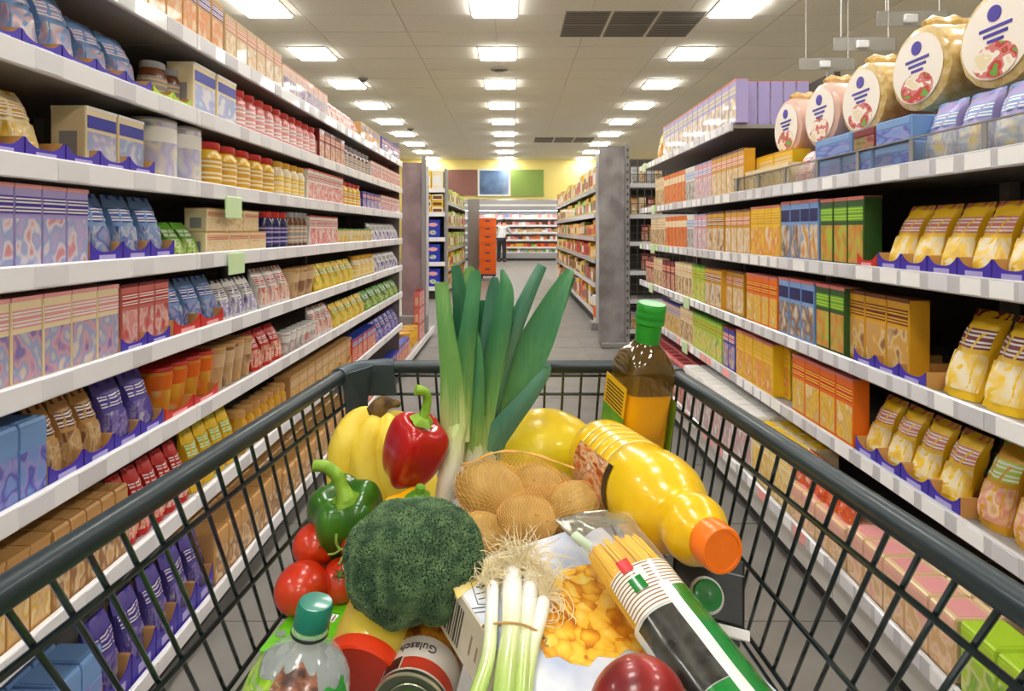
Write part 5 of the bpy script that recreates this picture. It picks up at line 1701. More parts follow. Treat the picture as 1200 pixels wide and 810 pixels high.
for i in range(NU + 1):
    t = PI * (0.03 + 0.94 * i / NU)
    for j in range(NVV):
        a = 2 * PI * (j + 0.5 * (i % 2)) / NVV
        u = Vector((math.sin(t) * math.cos(a), math.cos(t), math.sin(t) * math.sin(a)))
        V.append(tuple(u * smooth_r(u)))
for i in range(0, NU - 1):
    for j in range(NVV):
        # diamond cells
        if i % 2 == 0:
            Fc.append((i * NVV + j, (i + 1) * NVV + j, (i + 2) * NVV + j, (i + 1) * NVV + (j - 1) % NVV))
        else:
            Fc.append((i * NVV + j, (i + 1) * NVV + (j + 1) % NVV, (i + 2) * NVV + j, (i + 1) * NVV + j))
me = mesh('net_mesh', (V, Fc), M_net, False)
nb = link('net_mesh', me, bag, kind='stuff')
w = nb.modifiers.new('Wireframe', 'WIREFRAME')
w.thickness = 0.00062
w.use_even_offset = False
# ruffled end of the net lying back over the melon
def ruff(x0, x1, y0a, y0b, y1a, y1b, d0, d1, amp, nu, nv, ph):
    def fn(u, v):
        px = x0 + (x1 - x0) * v
        lo = y0a + (y0b - y0a) * v + 10 * math.sin(v * 5 + ph)
        hi = y1a + (y1b - y1a) * v + 7 * math.sin(v * 7 + ph) - 22 * math.sin(PI * v)
        py = lo + (hi - lo) * u
        d = d0 + (d1 - d0) * u + amp * math.sin(v * 17 + ph + u * 2.5) * (0.3 + u)
        return P(px, py, d) - net_c
    V = []
    for i in range(nu + 1):
        for j in range(nv):
            V.append(tuple(fn(i / nu, (j + 0.5 * (i % 2)) / nv)))
    Fc = []
    for i in range(nu - 1):
        for j in range(1, nv - 1):
            if i % 2 == 0:
                Fc.append((i * nv + j, (i + 1) * nv + j, (i + 2) * nv + j, (i + 1) * nv + j - 1))
            else:
                Fc.append((i * nv + j, (i + 1) * nv + j + 1, (i + 2) * nv + j, (i + 1) * nv + j))
    o = link('ruffle', mesh('net_ruffle', (V, Fc), M_net, False), bag, kind='stuff')
    w = o.modifiers.new('Wireframe', 'WIREFRAME')
    w.thickness = 0.0011
    w.use_even_offset = False
ruff(536, 704, 575, 592, 553, 584, .735, .80, 0.006, 12, 40, 0.4)
ruff(540, 700, 556, 588, 548, 566, .79, .85, 0.008, 10, 36, 2.0)
hem = spline([tuple(P(px, py, d) - net_c) for px, py, d in ((541, 545, .80), (556, 541, .79), (572, 533, .79), (592, 529, .795), (618, 531, .80), (650, 541, .80), (680, 553, .79), (697, 574, .77), (706, 592, .75))], 5)
part('hem', tube(hem, [0.0016 + 0.0007 * math.sin(i * 0.9) for i in range(len(hem))], 6), M_net, bag)

# ---- olive oil bottle
M_glass = mat('oil_glass', (210, 170, 40), rough=0.04, alpha=0.10, coat=1.0)
M_neck = mat('oil_glass_dark', (84, 62, 6), rough=0.05, alpha=0.82, coat=1.0)
M_oil = mat('olive_oil', (252, 184, 4), rough=0.2, coat=0.3, var=(9.0, (222, 150, 4), 0.7))
M_gcap = mat('oil_cap_green', (34, 150, 42), rough=0.5, coat=0.1)
M_glab = mat('oil_label_green', (92, 168, 40), rough=0.4, var=(40.0, (64, 140, 44), 1.0))
M_glaby = mat('oil_label_yellow', (236, 186, 24), rough=0.4)
top, low = P(764, 356, .875), P(745, 500, .90)
ax = (top - low).normalized()
LEN = 0.345
def squarish(a, k):
    q = (abs(math.cos(a)) ** 5 + abs(math.sin(a)) ** 5) ** -0.2
    b = min(1.0, max(0.0, (0.80 - k) / 0.34))
    return 1 + (q - 1) * b
Mo = frame(top - ax * LEN, ax, Vector((0.28, -1, 0)))
t = thing('oil_bottle', 'square olive oil bottle with a bright green cap in the far right cart corner', 'bottle', M=Mo)
prof = [(0.038, 0.0), (0.0405, 0.006), (0.0405, 0.2125), (0.0405, 0.235), (0.0395, 0.248), (0.035, 0.262), (0.026, 0.275), (0.0190, 0.284), (0.0165, 0.292), (0.0165, 0.325)]
full = lathe(prof, 48, mod=squarish)
NS = 48
_v = full[0]
def rows(k0, k1):
    v = _v[k0 * NS:(k1 + 1) * NS]
    f = [(k * NS + i, k * NS + (i + 1) % NS, (k + 1) * NS + (i + 1) % NS, (k + 1) * NS + i) for k in range(k1 - k0) for i in range(NS)]
    return v, f
part('glass_body', rows(0, 2), M_glass, t, angle=30)
part('glass_neck', rows(2, len(prof) - 1), M_neck, t, angle=30)
ol = [(0.036, 0.004), (0.0383, 0.009), (0.0383, 0.212)]
part('oil_fill', lathe(ol, 48, expo=5.0), M_oil, t, angle=30)
cp = part('cap', lathe([(0.0185, 0.283), (0.0190, 0.285), (0.0195, 0.312), (0.0222, 0.315), (0.0222, 0.322), (0.0216, 0.324), (0.0222, 0.326), (0.0222, 0.331), (0.0216, 0.333), (0.0222, 0.335), (0.0222, 0.343), (0.0205, 0.346)], 32), M_gcap, t)
part('cap_ring', lathe([(0.0226, 0.3225), (0.0226, 0.3255)], 32, cap=False), mat('oil_cap_ring', (28, 130, 36), rough=0.4), cp)
lb = part('side_label', gbox(0.0422, 0.0432, -0.036, 0.034, 0.05, 0.175), M_glab, t, smooth=False)
for k in range(7):
    part('label_line', gbox(0.0432, 0.0436, -0.030, 0.028, 0.178 + 0.0055 * k, 0.1805 + 0.0055 * k), mat('label_ink_dark', (60, 64, 20), rough=0.5), lb, smooth=False)
part('label_back', gbox(0.0422, 0.0432, -0.036, 0.034, 0.175, 0.222), M_glaby, t, smooth=False)
part('front_label', gbox(-0.0432, -0.0422, -0.036, 0.036, 0.04, 0.2), mat('oil_label_olive', (128, 160, 40), rough=0.4), t, smooth=False)
part('label_seal', gbox(-0.0434, -0.0422, -0.036, -0.012, 0.2, 0.222), mat('seal_red', (200, 40, 30), rough=0.4), t, smooth=False)

# ---- juice bottle
M_juice = mat('juice_in_plastic', (234, 188, 12), rough=0.3, coat=0.5, var=(6.0, (240, 200, 22), 0.8))
M_clear = mat('clear_plastic', (238, 228, 180), rough=0.06, trans=0.85, ior=1.15)
M_ocap = mat('juice_cap_orange', (246, 118, 16), rough=0.35, coat=0.3)
jb, jc = P(703, 532, .845), P(846, 645, .56)
axj = (jc - jb).normalized()
LJ = (jc - jb).length
sc = LJ / 0.31
JR = 1.14
Mj = frame(jb, axj, (0, 0, 1))
t = thing('juice_bottle', 'plastic bottle of yellow juice with an orange cap lying against the right side', 'bottle', M=Mj)
prof = [(0.030, 0.004), (0.041, 0.0), (0.0460, 0.008), (0.0475, 0.02)]
for k in range(5):
    z = 0.035 + 0.021 * k
    prof += [(0.0475, z), (0.0460, z + 0.004), (0.0458, z + 0.006), (0.0475, z + 0.010)]
prof += [(0.0475, 0.150), (0.0488, 0.160), (0.0492, 0.178), (0.0472, 0.197), (0.0420, 0.214), (0.0340, 0.228), (0.0288, 0.2345), (0.0282, 0.238), (0.0296, 0.246), (0.0318, 0.257), (0.0312, 0.268), (0.0262, 0.279), (0.0205, 0.285), (0.0195, 0.291)]
body = part('bottle_body', lathe([(r * JR, z * sc) for r, z in prof], 40), M_juice, t, angle=60)
for k in range(5):
    z = (0.035 + 0.021 * k + 0.005) * sc
    pts = [(0.0469 * JR * math.cos(a), 0.0469 * JR * math.sin(a), z) for a in [PI * (0.12 + 0.66 * q / 16) for q in range(17)]]
    part('rib_glint', tube(pts, 0.0010, 6), mat('rib_highlight', (246, 230, 150), rough=0.15, coat=0.8), body)  # pale arcs painted in as highlights along the moulded ribs
cap = part('cap', lathe([(0.0222, 0.286 * sc), (0.0230, 0.288 * sc), (0.0230, 0.309 * sc), (0.0215, 0.3125 * sc), (0.0185, 0.3125 * sc), (0.018, 0.3115 * sc)], 60, mod=lambda a, k: 1 + (0.012 * math.cos(30 * a) if 0.1 < k < 0.55 else 0.0)), M_ocap, t, angle=30)
part('cap_pip', moved(lathe([(0.0025, 0), (0.001, 0.0008)], 10), (0, 0, 0.3112 * sc)), M_ocap, cap)
# label wrapped on the side facing the potatoes: picture then dark strip
Mi = Mj.inverted()
def side_angle(p):
    q = Mi @ Vector(p)
    return math.atan2(q.y, q.x)
aL = side_angle(P(690, 585, .70))
def jlabel(a0, a1, z0, z1, r=0.0480):
    return surf(lambda u, v: (r * math.cos(a0 + (a1 - a0) * v), r * math.sin(a0 + (a1 - a0) * v), (z0 + (z1 - z0) * u) * sc), 4, 14)
part('picture_label', jlabel(aL - 0.75, aL + 0.42, 0.036, 0.135, 0.0486 * JR), ramp_mat('juice_picture', [(150, 60, 30), (206, 110, 40), (226, 190, 150), (170, 80, 40), (232, 210, 190)], scale=3.0, rough=0.3, coat=0.4, constant=False), t)
part('dark_strip', jlabel(aL - 0.75, aL + 0.34, 0.136, 0.149, 0.0486 * JR), mat('juice_strip', (60, 40, 26), rough=0.4), t)

# ---- black drink carton with green screw cap
M_blk = mat('carton_black', (12, 15, 15), rough=0.4, coat=0.1)
M_wht = mat('carton_white', (240, 240, 240), rough=0.4)
M_gc = mat('carton_cap_green', (22, 140, 62), rough=0.35, coat=0.3)
M_goldt = mat('gold_print', (206, 160, 30), rough=0.35, metal=0.3)
cc = P(832, 692, .655)
Mc = frame(cc, Vector((-0.16, -0.90, 0.62)), Vector((0.16, 0.30, 0.8)))
t = thing('drink_carton', 'black drink carton with a green screw cap under the juice bottle', 'carton', M=Mc)
W2 = 0.038
part('body', gbox(-W2 - 0.004, W2, -0.029, W2, -0.19, 0.0, 0.003), M_blk, t, smooth=False)
part('fold_strip', gbox(-W2 - 0.006, W2 + 0.005, -0.040, -0.0295, -0.012, 0.002, 0.001), M_wht, t, smooth=False)
part('under_fold', gbox(-W2, W2 - 0.004, -0.047, -0.041, -0.02, -0.006, 0.001), M_blk, t, smooth=False)
part('crease', gbox(-W2 + 0.004, W2 - 0.001, 0.021, 0.0225, -0.0005, 0.0008), mat('carton_crease', (120, 124, 124), rough=0.4), t, smooth=False)
rg = part('cap_collar', moved(lathe([(0.0190, 0.0), (0.0190, 0.004), (0.0175, 0.006)], 36), (-0.004, -0.006, 0.0)), M_wht, t)
cg = part('screw_cap', moved(lathe([(0.0155, 0.004), (0.0155, 0.016), (0.0145, 0.018), (0.0135, 0.0175)], 64, mod=lambda a, k: 1 + (0.02 * math.cos(32 * a) if k < 0.4 else 0.0)), (-0.004, -0.006, 0.0)), M_gc, t, angle=30)
part('cap_pip', moved(lathe([(0.0015, 0.0175), (0.0006, 0.0185)], 8), (-0.004, -0.006, 0)), M_gc, cg)
text_part('gold_lettering', 'Joi', 0.022, M_goldt, t, Matrix.Translation((-0.026, W2 + 0.0004, -0.012)) @ Matrix.Rotation(-PI / 2, 4, 'X') @ Matrix.Rotation(PI, 4, 'Z'))
part('gold_line', gbox(-0.034, 0.004, W2, W2 + 0.0006, -0.044, -0.040), M_goldt, t, smooth=False)

# ---- cereal box
M_cbox = mat('cereal_box_card', (222, 218, 204), rough=0.45, coat=0.15)
M_cfront = mat('cereal_front_pale', (176, 190, 216), rough=0.4, coat=0.15, var=(14.0, (228, 232, 240), 1.0))
M_flake = bpy.data.materials.new('cereal_flakes')
M_flake.use_nodes = True
_nt = M_flake.node_tree
_b = _nt.nodes['Principled BSDF']
_b.inputs['Roughness'].default_value = 0.35
_b.inputs['Coat Weight'].default_value = 0.3
_tc = _nt.nodes.new('ShaderNodeTexCoord')
_nz = _nt.nodes.new('ShaderNodeTexNoise'); _nz.inputs['Scale'].default_value = 45.0
_nt.links.new(_tc.outputs['Object'], _nz.inputs['Vector'])
_mx = _nt.nodes.new('ShaderNodeMix'); _mx.data_type = 'VECTOR'; _mx.inputs['Factor'].default_value = 0.02
_nt.links.new(_tc.outputs['Object'], _mx.inputs[4]); _nt.links.new(_nz.outputs['Color'], _mx.inputs[5])
_vo = _nt.nodes.new('ShaderNodeTexVoronoi'); _vo.inputs['Scale'].default_value = 72.0
_nt.links.new(_mx.outputs[1], _vo.inputs['Vector'])
_sp = _nt.nodes.new('ShaderNodeSeparateColor')
_nt.links.new(_vo.outputs['Color'], _sp.inputs[0])
_ad = _nt.nodes.new('ShaderNodeMath'); _ad.operation = 'MULTIPLY_ADD'; _ad.inputs[1].default_value = 0.75
_nt.links.new(_vo.outputs['Distance'], _ad.inputs[0])
_hf = _nt.nodes.new('ShaderNodeMath'); _hf.operation = 'MULTIPLY'; _hf.inputs[1].default_value = 0.45
_nt.links.new(_sp.outputs[0], _hf.inputs[0]); _nt.links.new(_hf.outputs[0], _ad.inputs[2])
_rp = _nt.nodes.new('ShaderNodeValToRGB')
for _p, _c in ((0.2, (253, 226, 128)), (0.45, (250, 206, 78)), (0.65, (244, 188, 56)), (0.8, (226, 152, 38))):
    _e = _rp.color_ramp.elements.new(_p); _e.color = srgb(_c)
_rp.color_ramp.elements[0].color = srgb((254, 236, 160)); _rp.color_ramp.elements[len(_rp.color_ramp.elements) - 1].color = srgb((190, 110, 30))
_nt.links.new(_ad.outputs[0], _rp.inputs['Fac']); _nt.links.new(_rp.outputs['Color'], _b.inputs['Base Color'])
M_corner = mat('cereal_corner_yellow', (246, 208, 96), rough=0.35, coat=0.3, var=(30.0, (250, 232, 170), 1.0))
M_inkd = mat('cereal_ink', (60, 70, 66), rough=0.5)
cA, cE, cB = P(521, 668, .58), P(583, 800, .47), P(690, 614, .70)
u_ = (cB - cA).normalized()
v_ = (cE - cA)
v_ = (v_ - u_ * v_.dot(u_)).normalized()
n_ = v_.cross(u_) * 1.0
if n_.z < 0:
    n_ = -n_
Mcb = Matrix(((u_.x, -v_.x, n_.x, cA.x), (u_.y, -v_.y, n_.y, cA.y), (u_.z, -v_.z, n_.z, cA.z), (0, 0, 0, 1)))
cb = thing('cereal_box', 'large cereal box with corn flakes on its front lying under the spring onions', 'box', M=Mcb)
CW, CH, CT_ = 0.215, 0.30, 0.056
part('card_body', gbox(0, CW, -CH, 0, -CT_, 0, 0.0012), M_cbox, cb, smooth=False)
part('front_sheet', gbox(0.001, CW - 0.001, -CH + 0.001, -0.001, 0, 0.0004), M_cfront, cb, smooth=False)
def on_box(px, py, off=0.0):
    """local box coordinates of the front point seen at a pixel"""
    o = Vector((0, 0, H))
    d = P(px, py, 1.0) - o
    q = (n_.dot(cA - o) + off) / n_.dot(d)
    return o + d * q
iMcb = Mcb.inverted()
def plate(pxs, z0, z1):
    pts = [iMcb @ on_box(px, py) for px, py in pxs]
    n = len(pts)
    V = [(p.x, p.y, z0) for p in pts] + [(p.x, p.y, z1) for p in pts]
    Fc = [tuple(reversed(range(n))), tuple(range(n, 2 * n))] + [(i, (i + 1) % n, (i + 1) % n + n, i + n) for i in range(n)]
    if (V[1][0] - V[0][0]) * (V[2][1] - V[1][1]) - (V[1][1] - V[0][1]) * (V[2][0] - V[1][0]) < 0:
        Fc = [tuple(reversed(q)) for q in Fc]
    return V, Fc
fpx = [(640, 690), (660, 668), (690, 662), (720, 655), (745, 668), (770, 690), (790, 720), (800, 745), (786, 762), (770, 756), (760, 768), (735, 762), (722, 772), (700, 770), (690, 782), (668, 778), (655, 770), (640, 772), (632, 756), (622, 745), (616, 728), (626, 706)]
part('flake_picture', plate(fpx, 0.0004, 0.0008), M_flake, cb, smooth=False)
part('corner_picture', plate([(522, 669), (590, 650), (592, 664), (570, 672), (556, 688), (546, 694), (536, 703)], 0.0004, 0.0008), M_corner, cb, smooth=False)
bpts = [(552, 684), (560, 678), (572, 676), (582, 680), (578, 706), (572, 709), (560, 709)]
bl = [tuple((iMcb @ on_box(*q)) + Vector((0, 0, 0.0006))) for q in bpts]
part('badge_outline', tube(bl, 0.0005, 5, closed=True), M_inkd, cb)
for k, (x0, y0, x1, y1) in enumerate(((558, 689, 573, 686), (558, 697, 575, 693), (561, 703, 575, 700), (553, 714, 580, 711), (556, 719, 580, 716))):
    a, b = iMcb @ on_box(x0, y0), iMcb @ on_box(x1, y1)
    part('print_line', tube([(a.x, a.y, 0.0006), (b.x, b.y, 0.0006)], [0.0006, 0.0006], 4), M_inkd, cb)
# printed left side: barcode bars and dashes
sd = part('side_sheet', gbox(-0.0004, 0, -CH + 0.001, -0.001, -CT_ + 0.001, -0.001), mat('cereal_side', (206, 200, 176), rough=0.45, coat=0.15, var=(20.0, (222, 218, 204), 1.0)), cb, smooth=False)
for k, (y, w) in enumerate(((0.010, .0022), (0.0145, .0012), (0.018, .0030), (0.0235, .0015), (0.0265, .0026), (0.0315, .0012), (0.0345, .0030), (0.0395, .0016), (0.043, .0022))):
    part('barcode_bar', gbox(-0.0007, -0.0004, -y - w, -y, -CT_ + 0.006, -0.010), M_inkd, sd, smooth=False)
for k in range(9):
    y = 0.062 + 0.0105 * k
    part('print_line', gbox(-0.0007, -0.0004, -y - 0.0025, -y, -CT_ + 0.016 + 0.002 * (k % 3), -0.020 - 0.003 * (k % 2)), mat('cereal_ink_soft', (150, 136, 104), rough=0.5), sd, smooth=False)

# ---- spring onions on the cereal box
axis_ramp_mat('onion_stalk', [(0.0, (150, 186, 80)), (0.3, (186, 208, 124)), (0.55, (226, 232, 190)), (0.75, (248, 248, 240)), (1.0, (250, 249, 244))], axis=1, rough=0.25, coat=0.5, sss=0.12, streak=((10, 400, 400), 0.1))
M_root = mat('onion_roots', (236, 222, 184), rough=0.7)
M_band = mat('rubber_band', (188, 146, 92), rough=0.6)
so = on_box(600, 680)
on = thing('spring_onions', 'bunch of spring onions with pale roots tied by a brown rubber band', 'vegetable', so)
STK = [[(577, 683, 7.0), (577, 700, 7.5), (575, 740, 8), (571, 775, 9), (560, 812, 10), (545, 850, 10)], [(600, 669, 10.5), (600, 690, 12), (599, 740, 12), (593, 790, 13.5), (587, 850, 14)],
       [(621, 672, 9), (621, 692, 9.5), (616, 740, 9), (611, 790, 10), (608, 850, 11)], [(637, 702, 8), (634, 720, 8.5), (625, 755, 8), (618, 800, 7.5), (614, 850, 8)]]
tops = []
for st in STK:
    pts, rr = [], []
    for px, py, hw in st:
        w0 = on_box(px, py)
        r = hw * w0.y / F
        q = on_box(px, py, r + 0.0015)
        pts.append(tuple(q - so))
        rr.append(hw * q.y / F)
    sp = spline([(*p, r) for p, r in zip(pts, rr)], 6)
    rad = [q[3] for q in sp]
    rad[0] *= 0.55
    rad[1] *= 0.85
    part('stalk', tube([q[:3] for q in sp], rad, 16), MATS['onion_stalk'], on, angle=70)
    tops.append((Vector(sp[0][:3]), (Vector(sp[0][:3]) - Vector(sp[3][:3])).normalized(), rad[2]))
rr = random.Random(21)
V, Fc = [], []
for ti, (c, dr, r) in enumerate(tops):
    for k in range(190 if ti in (1, 2) else 110):
        p = c + Vector((rr.uniform(-1, 1), rr.uniform(-1, 1), rr.uniform(-1, 1))) * r * 0.6
        spread = Vector((rr.gauss(0.12 if ti >= 2 else -0.05, 0.7), rr.gauss(0, 0.35), rr.gauss(0.1, 0.5)))
        d = (dr * rr.uniform(0.3, 1.0) + spread).normalized()
        pts = [p]
        L = rr.uniform(0.022, 0.056) * (0.6 if ti == 0 else 1.0)
        nseg = 11
        curl = Vector((rr.gauss(0, 0.5), rr.gauss(0, 0.5), rr.gauss(0, 0.5))) + n_ * rr.choice((-1, 1))
        rot = Matrix.Rotation(rr.uniform(0.12, 0.5), 3, curl.normalized())
        for s in range(nseg):
            d = (rot @ d + Vector((rr.gauss(0, 0.12), rr.gauss(0, 0.12), rr.gauss(0, 0.12)))).normalized()
            p = p + d * L / nseg
            h = n_.dot(p + so - cA)
            if h < 0.002:
                p = p + n_ * (0.002 - h)
            pts.append(p)
        g = tube(pts, [0.00045] * 10 + [0.00035, 0.0002], 4, cap=False)
        V, Fc = join((V, Fc), g) if False else (V + g[0], Fc + [tuple(i + len(V) for i in q) for q in g[1]])
part('roots', (V, Fc), M_root, on, kind='stuff')
def band_pts():
    base = [(567, 733), (580, 731), (598, 730), (615, 733), (630, 740), (637, 746)]
    topside = []
    for i, (px, py) in enumerate(base):
        hgt = (0.006, 0.014, 0.021, 0.017, 0.013, 0.004)[i]
        topside.append(tuple(on_box(px, py, hgt) - so))
    bot = [tuple(on_box(px, py + 2, 0.0022) - so) for px, py in reversed(base)]
    return topside + bot
part('rubber_band', tube(spline(band_pts() + [band_pts()[0]], 4)[:-1], 0.0011, 6, closed=True), M_band, on)
part('band_knot', tube(spline([tuple(on_box(636, 744, .005) - so), tuple(on_box(641, 749, .008) - so), tuple(on_box(638, 755, .006) - so), tuple(on_box(643, 757, .005) - so)], 4), 0.0009, 5), M_band, on)

# ---- spaghetti packet
M_spag = mat('spaghetti_dry', (240, 188, 8), rough=0.4)
M_filmc = mat('packet_film', (250, 250, 250), rough=0.06, alpha=0.07, coat=1.0)
M_silver = mat('packet_silver', (168, 164, 150), rough=0.22, metal=0.7, bump=(60, 0.5, 0.004))
M_pgrn = mat('packet_green', (10, 122, 44), rough=0.2, coat=0.8)
M_pwht = mat('packet_white', (226, 232, 226), rough=0.25, coat=0.7)
M_pblk = mat('packet_black', (16, 16, 15), rough=0.25, coat=0.35, var=(60.0, (70, 70, 64), 0.6, 6.0))
M_pred2 = mat('packet_logo_red', (206, 34, 34), rough=0.3, coat=0.5)
pA, pB = on_box(694, 606, 0.050), on_box(858, 828, 0.030)
pax = (pB - pA).normalized()
Mp = frame(pA, pax, n_)
# make local x point to the right side of the photograph
if (Mp.to_3x3() @ Vector((1, 0, 0))).x < 0:
    pass
pk = thing('spaghetti_packet', 'clear spaghetti packet with green and black print lying across the cereal box', 'packet', M=Mp)
sgn = 1.0 if (Mp.to_3x3() @ Vector((1, 0, 0))).x > 0 else -1.0
LPK = max((pB - pA).length + 0.06, 0.26)
def pk_pt(s, a, off=0.0):
    hw, hh = 0.0355, 0.0235
    if s < 0.045:
        k = max(s, 0.0) / 0.045
        hh = 0.003 + (hh - 0.003) * k ** 0.7
        hw = 0.046 + (hw - 0.046) * k
    if s > LPK - 0.03:
        k = max(LPK - s, 0.0) / 0.03
        hh = 0.003 + (hh - 0.003) * k ** 0.7
    c, si = math.cos(a), math.sin(a)
    e = 2.6
    q = (abs(c) ** e + abs(si) ** e) ** (-1 / e)
    wob = 0.0016 * noise.noise(Vector((c * 2, si * 2, s * 40))) * (2.2 if s < 0.05 else 0.6)
    return (sgn * (hw + off + wob) * q * c, (hh + off + wob) * q * si, s)
def pk_patch(s0, s1, a0, a1, off=0.0004, nu=10, nv=12):
    a0, a1 = math.radians(a0), math.radians(a1)
    return surf(lambda u, v: pk_pt(s0 + (s1 - s0) * u, a0 + (a1 - a0) * v, off), nu, nv)
part('film_window', pk_patch(0.0, 0.125, 0, 360, 0.0, 24, 48), M_filmc, pk, angle=80)
part('wrapper_body', pk_patch(0.125, LPK, 0, 360, 0.0, 24, 40), M_pwht, pk, angle=80)
part('silver_end', pk_patch(-0.004, 0.034, 62, 185, 0.0007, 12, 20), M_silver, pk, angle=80)
part('clear_fold', pk_patch(0.0, 0.08, 10, 50, 0.0012, 12, 8), mat('film_fold', (250, 250, 246), rough=0.08, alpha=0.45, coat=1.0), pk)
part('sticker', pk_patch(0.022, 0.046, 150, 176, 0.0013, 6, 6), mat('sticker_pale_green', (206, 226, 200), rough=0.4), pk)
V, Fc = [], []
rs = random.Random(4)
for k in range(330):
    a = rs.uniform(0, 2 * PI)
    q = (abs(math.cos(a)) ** 2.5 + abs(math.sin(a)) ** 2.5) ** -0.4
    e = rs.choice((1.0, 1.0, 0.93, 0.8, 0.6, 0.35))
    x, y = 0.0325 * q * e * math.cos(a), 0.0205 * q * e * math.sin(a)
    s0 = 0.042 + rs.uniform(0, 0.012)
    g = tube([(x, y * (0.75), s0), (x, y, s0 + 0.03), (x, y, LPK - 0.04)], 0.0010, 5)
    Fc += [tuple(i + len(V) for i in q) for q in g[1]]
    V += g[0]
part('spaghetti', (V, Fc), M_spag, pk, kind='stuff')
M_str = bpy.data.materials.new('packet_stripes')
M_str.use_nodes = True
nt = M_str.node_tree
bs = nt.nodes['Principled BSDF']
bs.inputs['Roughness'].default_value = 0.25
bs.inputs['Coat Weight'].default_value = 0.7
tc = nt.nodes.new('ShaderNodeTexCoord')
wv = nt.nodes.new('ShaderNodeTexWave')
wv.bands_direction = 'Z'
wv.inputs['Scale'].default_value = 88.0
nt.links.new(tc.outputs['Object'], wv.inputs['Vector'])
rp_ = nt.nodes.new('ShaderNodeValToRGB')
rp_.color_ramp.elements[0].position = 0.25
rp_.color_ramp.elements[1].position = 0.45
rp_.color_ramp.elements[0].color = srgb((150, 116, 84))
rp_.color_ramp.elements[1].color = srgb((242, 240, 232))
nt.links.new(wv.outputs['Fac'], rp_.inputs['Fac'])
nt.links.new(rp_.outputs['Color'], bs.inputs['Base Color'])
part('striped_band', pk_patch(0.084, 0.128, 5, 178, 0.0008, 10, 24), M_str, pk)
part('logo_red', pk_patch(0.076, 0.089, 118, 138, 0.0014, 4, 4), M_pred2, pk)
part('logo_white', pk_patch(0.089, 0.101, 106, 121, 0.0014, 4, 4), M_pwht, pk)
part('logo_green', pk_patch(0.096, 0.110, 116, 138, 0.0016, 4, 4), M_pgrn, pk)
part('photo_panel', pk_patch(0.130, 0.198, 100, 182, 0.0008, 10, 14), M_pblk, pk)
part('white_stripe', pk_patch(0.110, LPK - 0.02, 80, 100, 0.0009, 14, 6), M_pwht, pk)
part('green_stripe', pk_patch(0.114, LPK - 0.02, 20, 80, 0.0009, 14, 10), M_pgrn, pk)
part('green_panel', pk_patch(0.199, LPK - 0.02, 100, 182, 0.0008, 10, 14), M_pgrn, pk)

# ---- mango
M_mango = mat('mango_skin', (108, 10, 18), rough=0.32, coat=0.3, var=(26.0, (150, 34, 30), 1.1, 5.0), bump=(80, 0.05))
mg = on_box(748, 830, 0.0365)
Mg = frame(mg, Vector((0.9, 0.2, 0.12)), (0, 0, 1))
t = thing('mango', 'red mango in front of the cereal box and spaghetti packet', 'fruit', M=Mg)
part('skin', ellipsoid(0.0315, 0.034, 0.0385, 20, 28, lambda p: p * (1 + 0.03 * math.sin(p.z * 40) * (p.x / 0.03))), M_mango, t, angle=80)
part('stem_end', moved(lathe([(0.003, 0), (0.002, 0.003)], 8), (0, 0, 0.0375)), mat('mango_stem', (80, 60, 30), rough=0.8), t)

# ---- yellow jar with red lid
M_ylw = mat('jar_yellow_plastic', (232, 206, 78), rough=0.3, coat=0.4, sss=0.1)
M_rlid = mat('lid_red', (236, 62, 18), rough=0.35, coat=0.4)
lj = P(421, 792, .555)
axl = Vector((0.12, 0.90, 0.30)).normalized()
Ml = frame(lj, axl, (0, 0, 1))
t = thing('mustard_jar', 'yellow plastic jar with a red lid lying below the broccoli', 'jar', M=Ml)
part('jar_body', lathe([(0.0365, 0.014), (0.0380, 0.018), (0.0385, 0.03), (0.0370, 0.10), (0.0355, 0.115), (0.030, 0.12)], 36), M_ylw, t)
part('lid', lathe([(0.0335, 0.002), (0.0365, 0.0), (0.0385, 0.002), (0.0388, 0.006), (0.0388, 0.0135)], 36), M_rlid, t, angle=30)
part('lid_disc', lathe([(0.0330, 0.0016), (0.0330, 0.0024)], 36), mat('lid_red_disc', (222, 50, 16), rough=0.4, coat=0.3), t)

# ---- food tin
M_tinm = mat('tin_lid_metal', (122, 132, 112), rough=0.3, metal=0.9)
lt = P(480, 836, .525)
axt = Vector((0.12, 0.95, 0.05)).normalized()
Mt = frame(lt, axt, (0, 0, 1))
t = thing('food_tin', 'goulash tin with a red and white label lying beside the cereal box', 'tin', M=Mt)
RT = 0.0375
part('tin_body', lathe([(RT * 0.93, 0.004), (RT * 0.95, 0.0), (RT, 0.0005), (RT, 0.004), (RT * 0.965, 0.006), (RT * 0.965, 0.1), (RT, 0.104), (RT * 0.95, 0.106)], 40), M_tinm, t, angle=30)
part('lid_ring', lathe([(RT * 0.70, 0.0030), (RT * 0.68, 0.0036), (RT * 0.66, 0.0030)], 36, cap=False), mat('tin_ring_light', (196, 206, 180), rough=0.25, metal=0.8), t)
part('lid_seal', lathe([(RT * 0.5, 0.0025), (RT * 0.5, 0.0045)], 30), mat('tin_lid_green', (84, 140, 50), rough=0.3, metal=0.5), t)
part('rim', lathe([(RT * 0.955, 0.0), (RT * 1.0, -0.001), (RT * 1.005, 0.002)], 40, cap=False), mat('tin_rim_cream', (214, 210, 180), rough=0.3, metal=0.6), t)
def tring(r, z0, z1, m, nm, a0=0.0, a1=2 * PI):
    return part(nm, surf(lambda u, v: (r * math.cos(a0 + (a1 - a0) * v), r * math.sin(a0 + (a1 - a0) * v), z0 + (z1 - z0) * u), 2, 40), m, t)
tring(RT * 0.972, 0.007, 0.098, mat('tin_label_white', (222, 214, 204), rough=0.35, coat=0.3), 'label')
